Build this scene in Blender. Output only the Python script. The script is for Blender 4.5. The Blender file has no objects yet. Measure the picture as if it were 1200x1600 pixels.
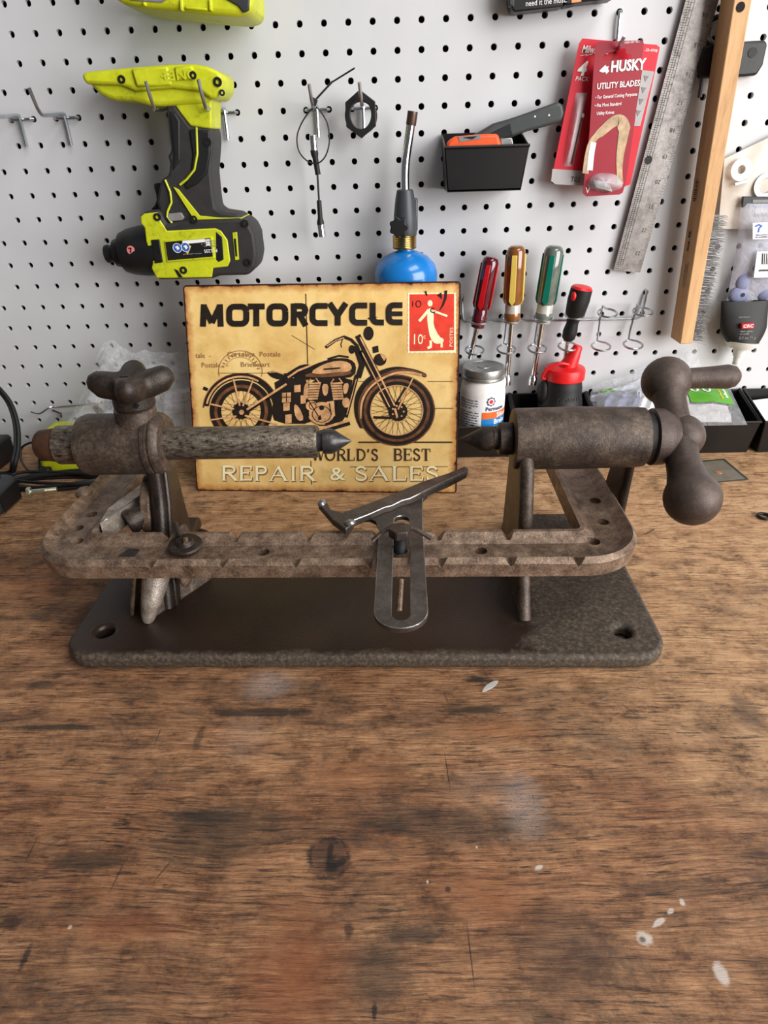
import bpy, bmesh, math, random
from mathutils import Vector as V, Matrix, Euler
random.seed(7)
sc = bpy.context.scene
C = sc.collection

# ------------------------------------------------------------------ camera
# solved from the one-inch grid of the pegboard; X right, Y into the wall (wall face y=0), Z up (bench top z=0), metres
FPX, PITCH, YAW, ROLL = 994.935, -0.524624, -0.030819, -0.031590
CAM = V((0.0, -0.82746, 0.36034))
_cx, _sx, _cz, _sz = math.cos(PITCH), math.sin(PITCH), math.cos(YAW), math.sin(YAW)
_f = V((_sz*_cx, _cz*_cx, _sx)); _r0 = V((_cz, -_sz, 0)); _u0 = _r0.cross(_f)
_cr, _sr = math.cos(ROLL), math.sin(ROLL)
_r = _cr*_r0 + _sr*_u0; _u = -_sr*_r0 + _cr*_u0
cam = bpy.data.objects.new('camera', bpy.data.cameras.new('camera')); C.objects.link(cam)
cam.data.sensor_fit = 'HORIZONTAL'; cam.data.sensor_width = 36; cam.data.lens = 36*FPX/1200
cam.data.clip_start = 0.01; cam.data.clip_end = 50
cam.matrix_world = Matrix(((_r.x, _u.x, -_f.x, CAM.x), (_r.y, _u.y, -_f.y, CAM.y), (_r.z, _u.z, -_f.z, CAM.z), (0, 0, 0, 1)))
sc.camera = cam

# ------------------------------------------------------------------ world and lights
w = bpy.data.worlds.new('world'); sc.world = w; w.use_nodes = True
w.node_tree.nodes['Background'].inputs[0].default_value = (0.93, 0.96, 1.0, 1)
w.node_tree.nodes['Background'].inputs[1].default_value = 0.12
def area(name, loc, target, sx, sy, power, col):
    d = bpy.data.lights.new(name, 'AREA'); d.shape = 'RECTANGLE'; d.size = sx; d.size_y = sy; d.energy = power; d.color = col
    o = bpy.data.objects.new(name, d); C.objects.link(o); o.location = loc
    o.rotation_euler = (V(target)-V(loc)).to_track_quat('-Z', 'Y').to_euler()
area('garage_door_daylight', (2.1, -1.9, 0.8), (0.0, -0.1, 0.1), 2.2, 1.8, 124, (1.0, 0.985, 0.97))
area('overhead_fill', (0.85, -1.0, 1.9), (0.1, -0.45, 0), 1.2, 0.6, 20, (1.0, 0.98, 0.95))  # overhead fill added to lift the bench, set right so left faces stay dark
vs = sc.view_settings; vs.view_transform = 'Standard'; vs.look = 'None'; vs.gamma = 1.0; vs.exposure = 0.0; vs.use_curve_mapping = False

# ------------------------------------------------------------------ measuring helpers
def ray(px, py): return _f + _r*((px-600)/FPX) - _u*((py-800)/FPX)
def at(px, py, Y=None, Z=None, X=None):
    d = ray(px, py)
    t = (Y-CAM.y)/d.y if Y is not None else (Z-CAM.z)/d.z if Z is not None else (X-CAM.x)/d.x
    return CAM + d*t
def wall(px, py, d): return at(px, py, Y=-d)

# ------------------------------------------------------------------ materials
def lin(c): return tuple(((x/255)/12.92 if x/255 <= .04045 else ((x/255+.055)/1.055)**2.4) for x in c) + (1,)
class NT:
    def __init__(s, m): s.t = m.node_tree; s.b = s.t.nodes['Principled BSDF']; s.tc = s.t.nodes.new('ShaderNodeTexCoord')
    def n(s, typ, **kw):
        x = s.t.nodes.new(typ)
        for k, v in kw.items(): setattr(x, k, v)
        return x
    def l(s, a, b): s.t.links.new(a, b)
    def mapping(s, scale=(1, 1, 1), loc=(0, 0, 0), rot=(0, 0, 0)):
        m = s.n('ShaderNodeMapping'); m.inputs['Scale'].default_value = scale; m.inputs['Location'].default_value = loc; m.inputs['Rotation'].default_value = rot
        s.l(s.tc.outputs['Object'], m.inputs[0]); return m.outputs[0]
    def noise(s, vec, scale, detail=4, rough=.55, dist=0):
        x = s.n('ShaderNodeTexNoise'); x.inputs['Scale'].default_value = scale; x.inputs['Detail'].default_value = detail
        x.inputs['Roughness'].default_value = rough; x.inputs['Distortion'].default_value = dist
        if vec is not None: s.l(vec, x.inputs['Vector'])
        return x.outputs['Fac']
    def ramp(s, fac, stops):
        x = s.n('ShaderNodeValToRGB'); e = x.color_ramp.elements
        while len(e) < len(stops): e.new(.5)
        for i, (p, c) in enumerate(stops): e[i].position = p; e[i].color = c if len(c) == 4 else lin(c)
        s.l(fac, x.inputs[0]); return x.outputs[0]
    def step(s, fac, a, b):
        x = s.n('ShaderNodeMapRange'); x.inputs[1].default_value = a; x.inputs[2].default_value = b; s.l(fac, x.inputs[0]); return x.outputs[0]
    def mix(s, fac, a, b):
        x = s.n('ShaderNodeMix', data_type='RGBA')
        for sock, v in ((x.inputs[0], fac), (x.inputs[6], a), (x.inputs[7], b)):
            if isinstance(v, (int, float)): sock.default_value = v
            elif isinstance(v, tuple): sock.default_value = v if len(v) == 4 else lin(v)
            else: s.l(v, sock)
        return x.outputs[2]
    def math(s, op, a, b=0.0):
        x = s.n('ShaderNodeMath', operation=op)
        for i, v in enumerate((a, b)):
            if isinstance(v, (int, float)): x.inputs[i].default_value = v
            else: s.l(v, x.inputs[i])
        return x.outputs[0]
    def bump(s, h, strength=.3, dist=.001):
        x = s.n('ShaderNodeBump'); x.inputs['Strength'].default_value = strength; x.inputs['Distance'].default_value = dist
        s.l(h, x.inputs['Height']); s.l(x.outputs[0], s.b.inputs['Normal'])
    def color(s, c): s.l(c, s.b.inputs['Base Color'])
MATS = {}
def newmat(name, rough=.5, metal=0.0, col=(128, 128, 128), alpha=None, trans=0, ior=1.45, coat=0):
    m = bpy.data.materials.new(name); m.use_nodes = True; n = NT(m); b = n.b
    b.inputs['Base Color'].default_value = lin(col); b.inputs['Roughness'].default_value = rough; b.inputs['Metallic'].default_value = metal
    b.inputs['IOR'].default_value = ior; b.inputs['Transmission Weight'].default_value = trans; b.inputs['Coat Weight'].default_value = coat
    if alpha is not None: b.inputs['Alpha'].default_value = alpha
    MATS[name] = m; return m, n
def simple(name, col, rough=.5, metal=0.0, var=.12, scale=60, bump=0, bscale=400, **kw):
    """plain colour with slight procedural mottling"""
    m, n = newmat(name, rough, metal, col, **kw)
    f = n.noise(n.mapping(), scale, 4)
    a = tuple(max(0, c*(1-var)) for c in col); b = tuple(min(255, c*(1+var)) for c in col)
    n.color(n.ramp(f, [(.3, lin(a)), (.7, lin(b))]))
    if bump: n.bump(n.noise(n.mapping(), bscale, 3), bump, .0005)
    return m
def mottled(name, stops, scale, rough=.5, metal=0.0, bump=.3, bscale=300, stretch=(1, 1, 1), bdist=.0008):
    m, n = newmat(name, rough, metal)
    v = n.mapping(stretch)
    f = n.math('ADD', n.math('MULTIPLY', n.noise(v, scale, 6, .6), .55), n.math('MULTIPLY', n.noise(v, scale*7, 5, .7), .45))
    n.color(n.ramp(f, [((p-.5)*.8+.5, c) for p, c in stops]))
    n.l(n.step(n.noise(v, scale*1.7, 5), .2, .8), n.b.inputs['Roughness']) if False else None
    n.bump(n.noise(v, bscale, 5, .6), bump, bdist)
    return m

simple('black_plastic', (22, 22, 24), .42, var=.2, bump=.15)
simple('bin_black', (17, 15, 15), .38, var=.25, scale=20)
simple('dark_grey_plastic', (52, 55, 58), .5, var=.1, bump=.2)
simple('grip_rubber', (44, 42, 42), .6, var=.12, bump=.5, bscale=900)
simple('black_rubber', (20, 20, 21), .55)
mottled('lime_plastic', [(.25, (120, 122, 22)), (.42, (186, 192, 30)), (.7, (206, 212, 38))], 28, .42, 0, .15, 500)
simple('chrome', (225, 226, 228), .13, 1.0, var=.03)
simple('zinc_wire', (190, 194, 198), .28, 1.0, var=.05)
simple('brass', (190, 150, 84), .25, 1.0, var=.08)
simple('burnt_steel', (104, 84, 76), .4, .8, var=.15)
simple('cyl_blue', (22, 118, 196), .25, var=.04, coat=.4)
simple('torch_grey', (58, 62, 66), .42, var=.06)
simple('white_plastic', (232, 230, 226), .4, var=.04)
simple('white_paper', (236, 236, 238), .6, var=.02)
simple('silver_lid', (160, 160, 158), .38, .85, var=.12, bump=.2)
simple('red_plastic', (214, 26, 30), .38, var=.06)
simple('orange_plastic', (240, 92, 44), .4, var=.05)
simple('orange_print', (226, 104, 36), .5, var=.02)
simple('blue_print', (24, 128, 196), .5, var=.03)
simple('navy_print', (40, 44, 92), .5, var=.05)
simple('black_print', (18, 17, 17), .55, var=.1)
simple('white_print', (238, 236, 234), .5, var=.01)
simple('grey_print', (130, 128, 126), .5, var=.05)
simple('red_card', (206, 24, 46), .45, var=.05, scale=20)
simple('maroon_card', (152, 26, 44), .45, var=.06, scale=20)
simple('kraft_fibre', (186, 160, 128), .7, var=.14, scale=120)
simple('grey_card', (176, 172, 172), .5, var=.04)
simple('grey_dark_knife', (62, 66, 66), .45, var=.08)
simple('yellow_print', (240, 190, 30), .5, var=.02)
simple('pink_sticker', (224, 130, 126), .5, var=.04)
simple('green_film', (84, 156, 40), .35, var=.05)
simple('grey_rubber', (122, 128, 158), .5, var=.1)
simple('blue_ink', (50, 96, 176), .5, var=.02)
simple('crc_red', (206, 44, 52), .5, var=.02)
simple('beige_bag', (214, 206, 196), .4, var=.04)
simple('washer_steel', (170, 168, 166), .4, .6, var=.1)
simple('washer_clear', (226, 224, 220), .3, var=.03)
simple('cement_flake', (216, 212, 208), .5, var=.05)
simple('zinc_bolt', (206, 204, 184), .3, .9, var=.06)
simple('grey_film', (128, 126, 128), .4, var=.08)
simple('mesh_plate', (126, 118, 104), .5, .3, var=.08)
simple('plate_edge', (48, 56, 52), .5)
simple('copper', (206, 140, 96), .4, .5)
simple('handle_red', (196, 18, 30), .2, var=.03, coat=.6)
simple('handle_maroon', (84, 14, 26), .15, var=.1, coat=.8)
simple('handle_amber', (124, 76, 34), .15, var=.12, coat=.8)
simple('handle_yellow', (236, 204, 96), .2, var=.03, coat=.6)
simple('handle_teal', (10, 116, 96), .2, var=.04, coat=.6)
simple('handle_smoke', (98, 104, 96), .12, var=.12, coat=.8)
simple('clear_acetate', (176, 172, 160), .1, var=.1, coat=.6)
m, n = newmat('clear_film', .12, 0, (236, 238, 242), alpha=.30)
n.bump(n.noise(n.mapping(), 70, 5, .7, 2.0), 1.0, .006)
m, n = newmat('clear_blister', .08, 0, (230, 226, 232), alpha=.42)
n.bump(n.noise(n.mapping(), 160, 3), .6, .002)
m, n = newmat('frost_film', .3, 0, (206, 208, 222), alpha=.55)
n.bump(n.noise(n.mapping(), 60, 4, .6, 1.0), .6, .003)

# cast iron family
mottled('iron_barrel', [(.28, (38, 31, 27)), (.48, (72, 60, 52)), (.62, (100, 86, 74)), (.78, (146, 130, 110))], 48, .42, .3, .45, 900)
mottled('iron_rail', [(.28, (50, 39, 32)), (.44, (104, 84, 69)), (.58, (140, 117, 98)), (.76, (186, 166, 144))], 90, .42, .3, .5, 900)
mottled('iron_post', [(.3, (26, 20, 17)), (.55, (44, 35, 29)), (.78, (66, 54, 45))], 40, .28, .2, .3, 700)
mottled('iron_dark', [(.3, (30, 24, 21)), (.55, (56, 46, 40)), (.78, (92, 78, 66))], 60, .40, .3, .4, 900)
mottled('iron_rust', [(.3, (50, 30, 20)), (.6, (84, 52, 33)), (.85, (104, 72, 48))], 90, .7, .1, .4, 900)
mottled('iron_crank', [(.25, (52, 42, 38)), (.5, (76, 63, 57)), (.72, (94, 81, 74)), (.88, (128, 112, 98))], 34, .46, .3, .35, 1200)
mottled('iron_bright', [(.3, (100, 87, 77)), (.5, (158, 144, 131)), (.75, (206, 197, 188))], 90, .36, .5, .6, 700)
mottled('steel_pitted', [(.38, (34, 29, 24)), (.45, (88, 78, 68)), (.58, (128, 117, 104)), (.74, (170, 158, 142))], 420, .32, .65, .5, 1400, (.4, 1, 1))
mottled('steel_dark', [(.3, (42, 40, 40)), (.6, (78, 76, 76)), (.9, (120, 118, 116))], 60, .34, .6, .15, 900)
mottled('steel_rest', [(.3, (58, 51, 46)), (.55, (88, 80, 74)), (.8, (116, 107, 100))], 70, .38, .6, .2, 900)
mottled('steel_bright', [(.3, (120, 116, 112)), (.6, (176, 174, 172)), (.9, (216, 214, 212))], 60, .25, .8, .1, 700)
# oily painted base: dark brown paint, bare speckled iron towards the right foot and along the edges
m, n = newmat('iron_base', .34, .1)
v = n.mapping()
paint = n.ramp(n.noise(v, 16, 5), [(.3, (34, 24, 19)), (.7, (52, 38, 30))])
bare = n.ramp(n.noise(v, 320, 8, .75), [(.3, (32, 27, 24)), (.5, (72, 62, 52)), (.66, (112, 98, 82)), (.85, (158, 142, 120))])
sx = n.n('ShaderNodeSeparateXYZ'); n.l(n.tc.outputs['Object'], sx.inputs[0])
wob = n.math('MULTIPLY', n.math('SUBTRACT', n.noise(v, 45, 6, .7), .5), .09)
right = n.step(n.math('ADD', sx.outputs[0], wob), .128, .146)
front = n.step(n.math('ADD', n.math('MULTIPLY', sx.outputs[1], -1), n.math('MULTIPLY', wob, .22)), .0665, .0715)
msk = n.math('MAXIMUM', right, front)
n.color(n.mix(msk, paint, bare)); n.l(n.step(msk, -1.2, 2.2), n.b.inputs['Roughness'])
n.bump(n.noise(v, 500, 5, .65), .35, .0008)

# pegboard: white painted hardboard
m, n = newmat('pegboard_white', .5)
v = n.mapping()
n.color(n.ramp(n.noise(v, 5, 5, .6), [(.25, (196, 197, 200)), (.75, (211, 211, 213))]))
n.bump(n.noise(v, 350, 3), .06, .0005)
simple('cavity_dark', (30, 24, 20), .9)
simple('concrete', (120, 118, 114), .8, var=.1, scale=8)

# worn plywood bench top, grain along X
m, n = newmat('bench_wood', .55)
warp = n.n('ShaderNodeMapping'); warp.inputs['Scale'].default_value = (1, 1, 1)
wn_ = n.n('ShaderNodeTexNoise'); wn_.inputs['Scale'].default_value = 5; wn_.inputs['Detail'].default_value = 3; n.l(n.tc.outputs['Object'], wn_.inputs['Vector'])
wv = n.n('ShaderNodeVectorMath', operation='MULTIPLY_ADD'); n.l(wn_.outputs['Color'], wv.inputs[0]); wv.inputs[1].default_value = (0, .022, 0); n.l(n.tc.outputs['Object'], wv.inputs[2])
def gmap(sx_, loc=(0, 0, 0)):
    q = n.n('ShaderNodeMapping'); q.inputs['Scale'].default_value = (sx_, 1, 1); q.inputs['Location'].default_value = loc; n.l(wv.outputs[0], q.inputs[0]); return q.outputs[0]
fine = n.step(n.noise(gmap(.06), 640, 8, .8), .22, .78); mid = n.noise(gmap(.06, (2, 1, 0)), 110, 7, .68, .4); wide = n.noise(gmap(.13, (5, 3, 0)), 24, 5, .6, .4)
blotch = n.noise(n.mapping((.6, 1, 1)), 7, 6, .62, .5)
grain = n.math('ADD', n.math('MULTIPLY', fine, .5), n.math('ADD', n.math('MULTIPLY', mid, .32), n.math('MULTIPLY', wide, .18)))
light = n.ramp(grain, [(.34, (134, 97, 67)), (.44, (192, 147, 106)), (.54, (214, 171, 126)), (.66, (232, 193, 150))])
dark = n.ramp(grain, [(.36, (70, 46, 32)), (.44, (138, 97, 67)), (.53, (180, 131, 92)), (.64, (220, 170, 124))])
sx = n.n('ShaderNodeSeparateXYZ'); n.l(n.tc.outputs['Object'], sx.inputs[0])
# varnish is worn and soiled on the working half of the bench (towards the front), cleaner at the back and right; daylight on the right is put into the colour too
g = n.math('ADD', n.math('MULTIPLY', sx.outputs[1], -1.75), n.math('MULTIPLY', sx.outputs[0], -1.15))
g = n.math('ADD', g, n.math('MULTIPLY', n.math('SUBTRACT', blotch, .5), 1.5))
wear_and_daylight = n.step(g, .38, .98); stg = n.step(g, .12, .62)
col = n.mix(wear_and_daylight, light, dark)
orange = n.step(n.noise(n.mapping((.7, 1, 1), (3.3, 1.4, 0)), 7, 5, .55), .5, .66)
col = n.mix(n.math('MULTIPLY', n.math('MULTIPLY', orange, wear_and_daylight), .55), col, n.ramp(grain, [(.38, (92, 48, 24)), (.6, (156, 88, 44))]))
med = n.noise(n.mapping((.7, 1, 1), (6, 2, 0)), 55, 9, .8)
shade = n.n('ShaderNodeMix', data_type='RGBA', blend_type='MULTIPLY'); shade.inputs[0].default_value = 1.0
n.l(col, shade.inputs[6]); n.l(n.ramp(med, [(.36, (140, 128, 118)), (.47, (226, 220, 214)), (.56, (255, 255, 255))]), shade.inputs[7]); col = shade.outputs[2]
# grey-black grime, stretched along the grain, and ragged small marks
st = n.step(n.math('ADD', n.math('MULTIPLY', n.noise(n.mapping((.5, 1, 1), (1.3, 2.2, 0)), 15, 10, .82, .4), .8), n.math('MULTIPLY', fine, .2)), .515, .60)
col = n.mix(n.math('MULTIPLY', n.math('MULTIPLY', st, stg), .72), col, n.ramp(fine, [(.35, (38, 30, 24)), (.65, (84, 68, 54))]))
st2 = n.step(n.math('ADD', n.math('MULTIPLY', n.noise(gmap(.3, (5.3, .2, 0)), 48, 6, .7), .7), n.math('MULTIPLY', fine, .3)), .585, .645)
col = n.mix(n.math('MULTIPLY', st2, n.math('ADD', n.math('MULTIPLY', stg, .5), .25)), col, (40, 30, 23))
# open grain checks in patches, raised pale fibres, pores
patch = n.step(n.noise(n.mapping((.6, 1, 1), (9, 4, 0)), 11, 4, .6), .42, .62)
ck = n.math('MULTIPLY', n.step(n.noise(gmap(.075, (.7, .3, 0)), 430, 5, .75), .565, .605), n.math('ADD', n.math('MULTIPLY', patch, .65), .35))
fb = n.math('MULTIPLY', n.step(n.noise(gmap(.08, (3.7, 6.3, 0)), 400, 5, .75), .585, .635), n.math('ADD', n.math('MULTIPLY', patch, .6), .1))
pore = n.step(n.noise(n.mapping((.45, 1, 1), (2, 8, 0)), 700, 3, .6), .66, .72)
col = n.mix(n.math('MULTIPLY', ck, .9), col, (42, 27, 19)); col = n.mix(n.math('MULTIPLY', fb, .6), col, (206, 158, 108)); col = n.mix(n.math('MULTIPLY', pore, .6), col, (52, 34, 24))
g_r = n.noise(gmap(.22, (1.1, 7.7, 0)), 260, 8, .8); i_r = n.noise(n.mapping((1, 1, 1), (4, 4, 0)), 70, 8, .8); s_r = n.noise(n.mapping(), 900, 4, .8)
rag = {60: n.math('ADD', n.math('MULTIPLY', g_r, .6), n.math('MULTIPLY', i_r, .4)), 120: n.noise(n.mapping(), 120, 6, .75), 400: n.math('ADD', n.math('MULTIPLY', s_r, .55), n.math('MULTIPLY', g_r, .45)), 30: n.math('ADD', n.math('MULTIPLY', i_r, .6), n.math('MULTIPLY', g_r, .4))}
def spot(cx, cy, rx, ry, soft, nscale=60, namp=.5, rot=0):
    """mask around one point of the bench top, with a ragged edge"""
    v1 = n.n('ShaderNodeVectorMath', operation='SUBTRACT'); n.l(n.tc.outputs['Object'], v1.inputs[0]); v1.inputs[1].default_value = (cx, cy, 0)
    vm = n.n('ShaderNodeMapping', vector_type='TEXTURE'); vm.inputs['Scale'].default_value = (rx, ry, 1); vm.inputs['Rotation'].default_value = (0, 0, rot); n.l(v1.outputs[0], vm.inputs[0])
    ln = n.n('ShaderNodeVectorMath', operation='LENGTH'); n.l(vm.outputs[0], ln.inputs[0])
    d = n.math('ADD', ln.outputs['Value'], n.math('MULTIPLY', n.math('SUBTRACT', rag[nscale], .5), namp*2))
    return n.step(d, 1.0, 1.0-soft), d
speck = n.step(s_r, .38, .58)
def bspot(px, py, rx, ry, c, k, soft=.8, ns=120, na=.5, rot=0):
    global col
    p = at(px, py, Z=0); s_, d_ = spot(p.x, p.y, rx, ry, soft, ns, na, rot)
    if ns == 400: s_ = n.math('MULTIPLY', s_, speck)
    col = n.mix(n.math('MULTIPLY', s_, k), col, c)
for q in ((420, 1070, .026, .020, (196, 184, 178), .55), (818, 1258, .018, .030, (202, 192, 186), .5), (380, 1150, .02, .03, (176, 158, 146), .3), (745, 1230, .03, .02, (180, 160, 144), .25)): bspot(*q, .6, 400, 1.9)
for q in ((410, 1113, .048, .006, (40, 32, 27), .85), (85, 1137, .040, .0035, (44, 38, 32), .85), (65, 1070, .014, .005, (46, 38, 32), .7), (310, 1155, .004, .014, (48, 38, 30), .6), (748, 1062, .014, .0045, (34, 29, 27), .9), (745, 1110, .022, .0045, (56, 44, 32), .85),
          (330, 1300, .045, .03, (62, 50, 36), .6), (140, 1345, .03, .008, (60, 46, 30), .7), (320, 1275, .028, .006, (40, 34, 28), .7), (590, 1520, .022, .02, (70, 56, 44), .6), (640, 1460, .02, .006, (54, 44, 36), .7), (880, 1480, .03, .03, (86, 60, 46), .5), (15, 1440, .008, .006, (60, 34, 22), .8),
          (1165, 1110, .012, .02, (84, 66, 54), .6), (545, 1455, .003, .006, (40, 30, 24), .8), (40, 1495, .002, .008, (34, 28, 24), .8), (700, 1390, .002, .002, (30, 24, 22), .9), (585, 1580, .0015, .005, (30, 24, 22), .9), (600, 1200, .03, .006, (70, 54, 40), .5), (1050, 1390, .04, .006, (74, 50, 36), .5)): bspot(*q, .5, 60, 1.5)
for q in ((460, 1520, .035, .05, (150, 82, 40), .55), (770, 1400, .03, .02, (158, 96, 56), .5), (780, 1140, .05, .012, (168, 108, 62), .5), (560, 1205, .05, .02, (166, 108, 66), .4), (200, 1450, .05, .012, (140, 76, 40), .5)): bspot(*q, .8, 30, 1.2)
for (px, py, L, r) in ((699, 1205, .0185, .06), (735, 1490, .021, .03), (247, 1150, .010, 0), (48, 1330, .010, 0), (183, 1370, .012, -.1), (697, 1090, .008, .25), (255, 1360, .010, -.5), (700, 1180, .022, 1.55), (985, 1110, .012, .6)): bspot(px, py, .0005, L, (46, 30, 22), .85, .6, 120, .3, r)
for (px, py, rx, ry, r) in ((1008, 1466, .0045, .0042, 0), (1030, 1441, .0055, .0016, .5), (1048, 1424, .003, .0016, .5), (1066, 1410, .002, .0024, 0), (1127, 1522, .0042, .0058, 0), (842, 1356, .0032, .0016, .5), (109, 1449, .0014, .0014, 0), (745, 1324, .0008, .001, 0), (668, 1378, .0007, .0012, 0)): bspot(px, py, rx, ry, (226, 212, 200), .85, .4, 30, 1.3, r)
bspot(1004, 1468, .0022, .002, (70, 54, 46), .8, .6, 30, 1.0)
# the knot: a split dark eye
p = at(514, 1340, Z=0); s_, d_ = spot(p.x, p.y, .0125, .0135, .3, 30, .9, .3)
ringm = n.step(n.math('ABSOLUTE', n.math('SUBTRACT', d_, .92)), .16, .03)
ringm = n.math('MULTIPLY', ringm, n.step(i_r, .40, .52))
col = n.mix(n.math('MULTIPLY', s_, .65), col, (74, 48, 38)); col = n.mix(n.math('MULTIPLY', ringm, .85), col, (30, 18, 16))
for (px, py, rx, ry, r) in ((516, 1328, .0022, .009, -.1), (517, 1352, .0045, .007, .2), (526, 1350, .009, .0028, .5)): bspot(px, py, rx, ry, (26, 16, 15), .85, .5, 30, 1.3, r)
n.color(col)
h = n.math('ADD', n.math('SUBTRACT', n.math('ADD', grain, n.math('MULTIPLY', mid, .5)), n.math('MULTIPLY', ck, .5)), n.math('MULTIPLY', fb, .3))
n.bump(h, .9, .0014)
n.l(n.step(grain, -.35, 1.25), n.b.inputs['Roughness'])

mottled('pine', [(.25, (158, 116, 76)), (.45, (200, 156, 108)), (.7, (216, 176, 128)), (.9, (226, 190, 144))], 40, .6, 0, .2, 500, (1, 1, .12))
simple('wire_bristle', (170, 170, 170), .3, .9, var=.1)

# ------------------------------------------------------------------ mesh builder
def perp(d):
    a = V((0, 0, 1)) if abs(d.z) < .9 else V((1, 0, 0))
    u = d.cross(a).normalized(); return u, d.cross(u).normalized()
class MB:
    def __init__(s): s.v = []; s.f = []
    def add(s, vs, fs):
        k = len(s.v); s.v += [V(p) for p in vs]; s.f += [tuple(i+k for i in f) for f in fs]; return s
    def box(s, c, size, R=None, tx=1.0, ty=1.0):
        hx, hy, hz = (q/2 for q in size); c = V(c)
        vs = [V((x*hx*(tx if z > 0 else 1), y*hy*(ty if z > 0 else 1), z*hz)) for z in (-1, 1) for x, y in ((-1, -1), (1, -1), (1, 1), (-1, 1))]
        if R: vs = [R @ p for p in vs]
        return s.add([c+p for p in vs], [(0, 3, 2, 1), (4, 5, 6, 7), (0, 1, 5, 4), (1, 2, 6, 5), (2, 3, 7, 6), (3, 0, 4, 7)])
    def lathe(s, prof, o, d, n=32):
        o = V(o); d = V(d).normalized(); u, w_ = perp(d); vs = []; fs = []; m_ = len(prof)
        for t, r in prof:
            for i in range(n):
                a = 2*math.pi*i/n; vs.append(o+d*t+(u*math.cos(a)+w_*math.sin(a))*max(r, 1e-5))
        for j in range(m_-1):
            for i in range(n): fs.append((j*n+i, j*n+(i+1) % n, (j+1)*n+(i+1) % n, (j+1)*n+i))
        fs.append(tuple(range(n-1, -1, -1))); fs.append(tuple((m_-1)*n+i for i in range(n)))
        return s.add(vs, fs)
    def cyl(s, p0, p1, r0, r1=None, n=20):
        p0 = V(p0); p1 = V(p1); return s.lathe([(0, r0), ((p1-p0).length, r0 if r1 is None else r1)], p0, p1-p0, n)
    def tube(s, pts, r, n=8, closed=False):
        pts = [V(p) for p in pts]; k = len(pts); rs = r if isinstance(r, (list, tuple)) else [r]*k
        vs = []; fs = []; u = None
        for i, p in enumerate(pts):
            a = pts[(i-1) % k] if (closed or i > 0) else p; b = pts[(i+1) % k] if (closed or i < k-1) else p
            d = (b-a).normalized()
            if u is None: u, _ = perp(d)
            u = (u-d*u.dot(d)).normalized(); w_ = d.cross(u)
            for j in range(n):
                q = 2*math.pi*j/n; vs.append(p+(u*math.cos(q)+w_*math.sin(q))*rs[i])
        for i in range(k if closed else k-1):
            for j in range(n): fs.append((i*n+j, i*n+(j+1) % n, ((i+1) % k)*n+(j+1) % n, ((i+1) % k)*n+j))
        if not closed: fs.append(tuple(range(n-1, -1, -1))); fs.append(tuple((k-1)*n+j for j in range(n)))
        return s.add(vs, fs)
    def prism(s, poly, vec):
        k = len(poly); poly = [V(p) for p in poly]; vec = V(vec)
        return s.add(poly+[p+vec for p in poly], [tuple(range(k-1, -1, -1)), tuple(range(k, 2*k))]+[(i, (i+1) % k, k+(i+1) % k, k+i) for i in range(k)])
    push = V((0, -1, 0)); k = 0
    def flat(s, poly):
        s.k += 1; o = s.push*((s.k % 10)*1.6e-5)      # printed pieces overlap like layers of ink
        return s.add([V(p)+o for p in poly], [tuple(range(len(poly)))])
    def ball(s, c, r, n=20, sc=(1, 1, 1)):
        c = V(c); vs = [c+V((0, 0, r*sc[2]))]; fs = []; m_ = n//2
        for j in range(1, m_):
            for i in range(n):
                a = math.pi*j/m_; b = 2*math.pi*i/n
                vs.append(c+V((r*sc[0]*math.sin(a)*math.cos(b), r*sc[1]*math.sin(a)*math.sin(b), r*sc[2]*math.cos(a))))
        vs.append(c-V((0, 0, r*sc[2]))); L = len(vs)-1
        for i in range(n):
            fs.append((0, 1+i, 1+(i+1) % n)); fs.append((L, L-n+(i+1) % n, L-n+i))
            for j in range(m_-2): fs.append((1+j*n+i, 1+(j+1)*n+i, 1+(j+1)*n+(i+1) % n, 1+j*n+(i+1) % n))
        return s.add(vs, fs)
    def ring(s, c, nrm, R, r, n=28, m_=8, arc=1.0, start=0):
        c = V(c); u, w_ = perp(V(nrm).normalized()); k = n if arc >= 1 else n+1
        return s.tube([c+(u*math.cos(start+2*math.pi*arc*i/n)+w_*math.sin(start+2*math.pi*arc*i/n))*R for i in range(k)], r, m_, arc >= 1)
    def washer(s, c, nrm, R, r, th, n=28):
        c = V(c); d = V(nrm).normalized(); u, w_ = perp(d); vs = []; fs = []
        for rr, t in ((r, 0), (R, 0), (R, th), (r, th)):
            for i in range(n): a = 2*math.pi*i/n; vs.append(c+d*t+(u*math.cos(a)+w_*math.sin(a))*rr)
        for k in range(4):
            for i in range(n): fs.append((k*n+i, k*n+(i+1) % n, ((k+1) % 4)*n+(i+1) % n, ((k+1) % 4)*n+i))
        return s.add(vs, fs)
    def sheet(s, fn, nu, nv, th=0):
        """grid surface fn(u,v)->point, u,v in 0..1"""
        vs = [fn(i/nu, j/nv) for j in range(nv+1) for i in range(nu+1)]
        return s.add(vs, [(j*(nu+1)+i, j*(nu+1)+i+1, (j+1)*(nu+1)+i+1, (j+1)*(nu+1)+i) for j in range(nv) for i in range(nu)])
    def mesh(s, inv=None, recalc=True):
        me = bpy.data.meshes.new('m'); me.from_pydata([tuple((inv @ p) if inv else p) for p in s.v], [], s.f)
        if recalc:
            b = bmesh.new(); b.from_mesh(me); bmesh.ops.recalc_face_normals(b, faces=b.faces); b.to_mesh(me); b.free()
        return me
WM = {}
def finish(me, ang=35):
    me.polygons.foreach_set('use_smooth', [True]*len(me.polygons)); me.set_sharp_from_angle(angle=math.radians(ang)); me.update()
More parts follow.
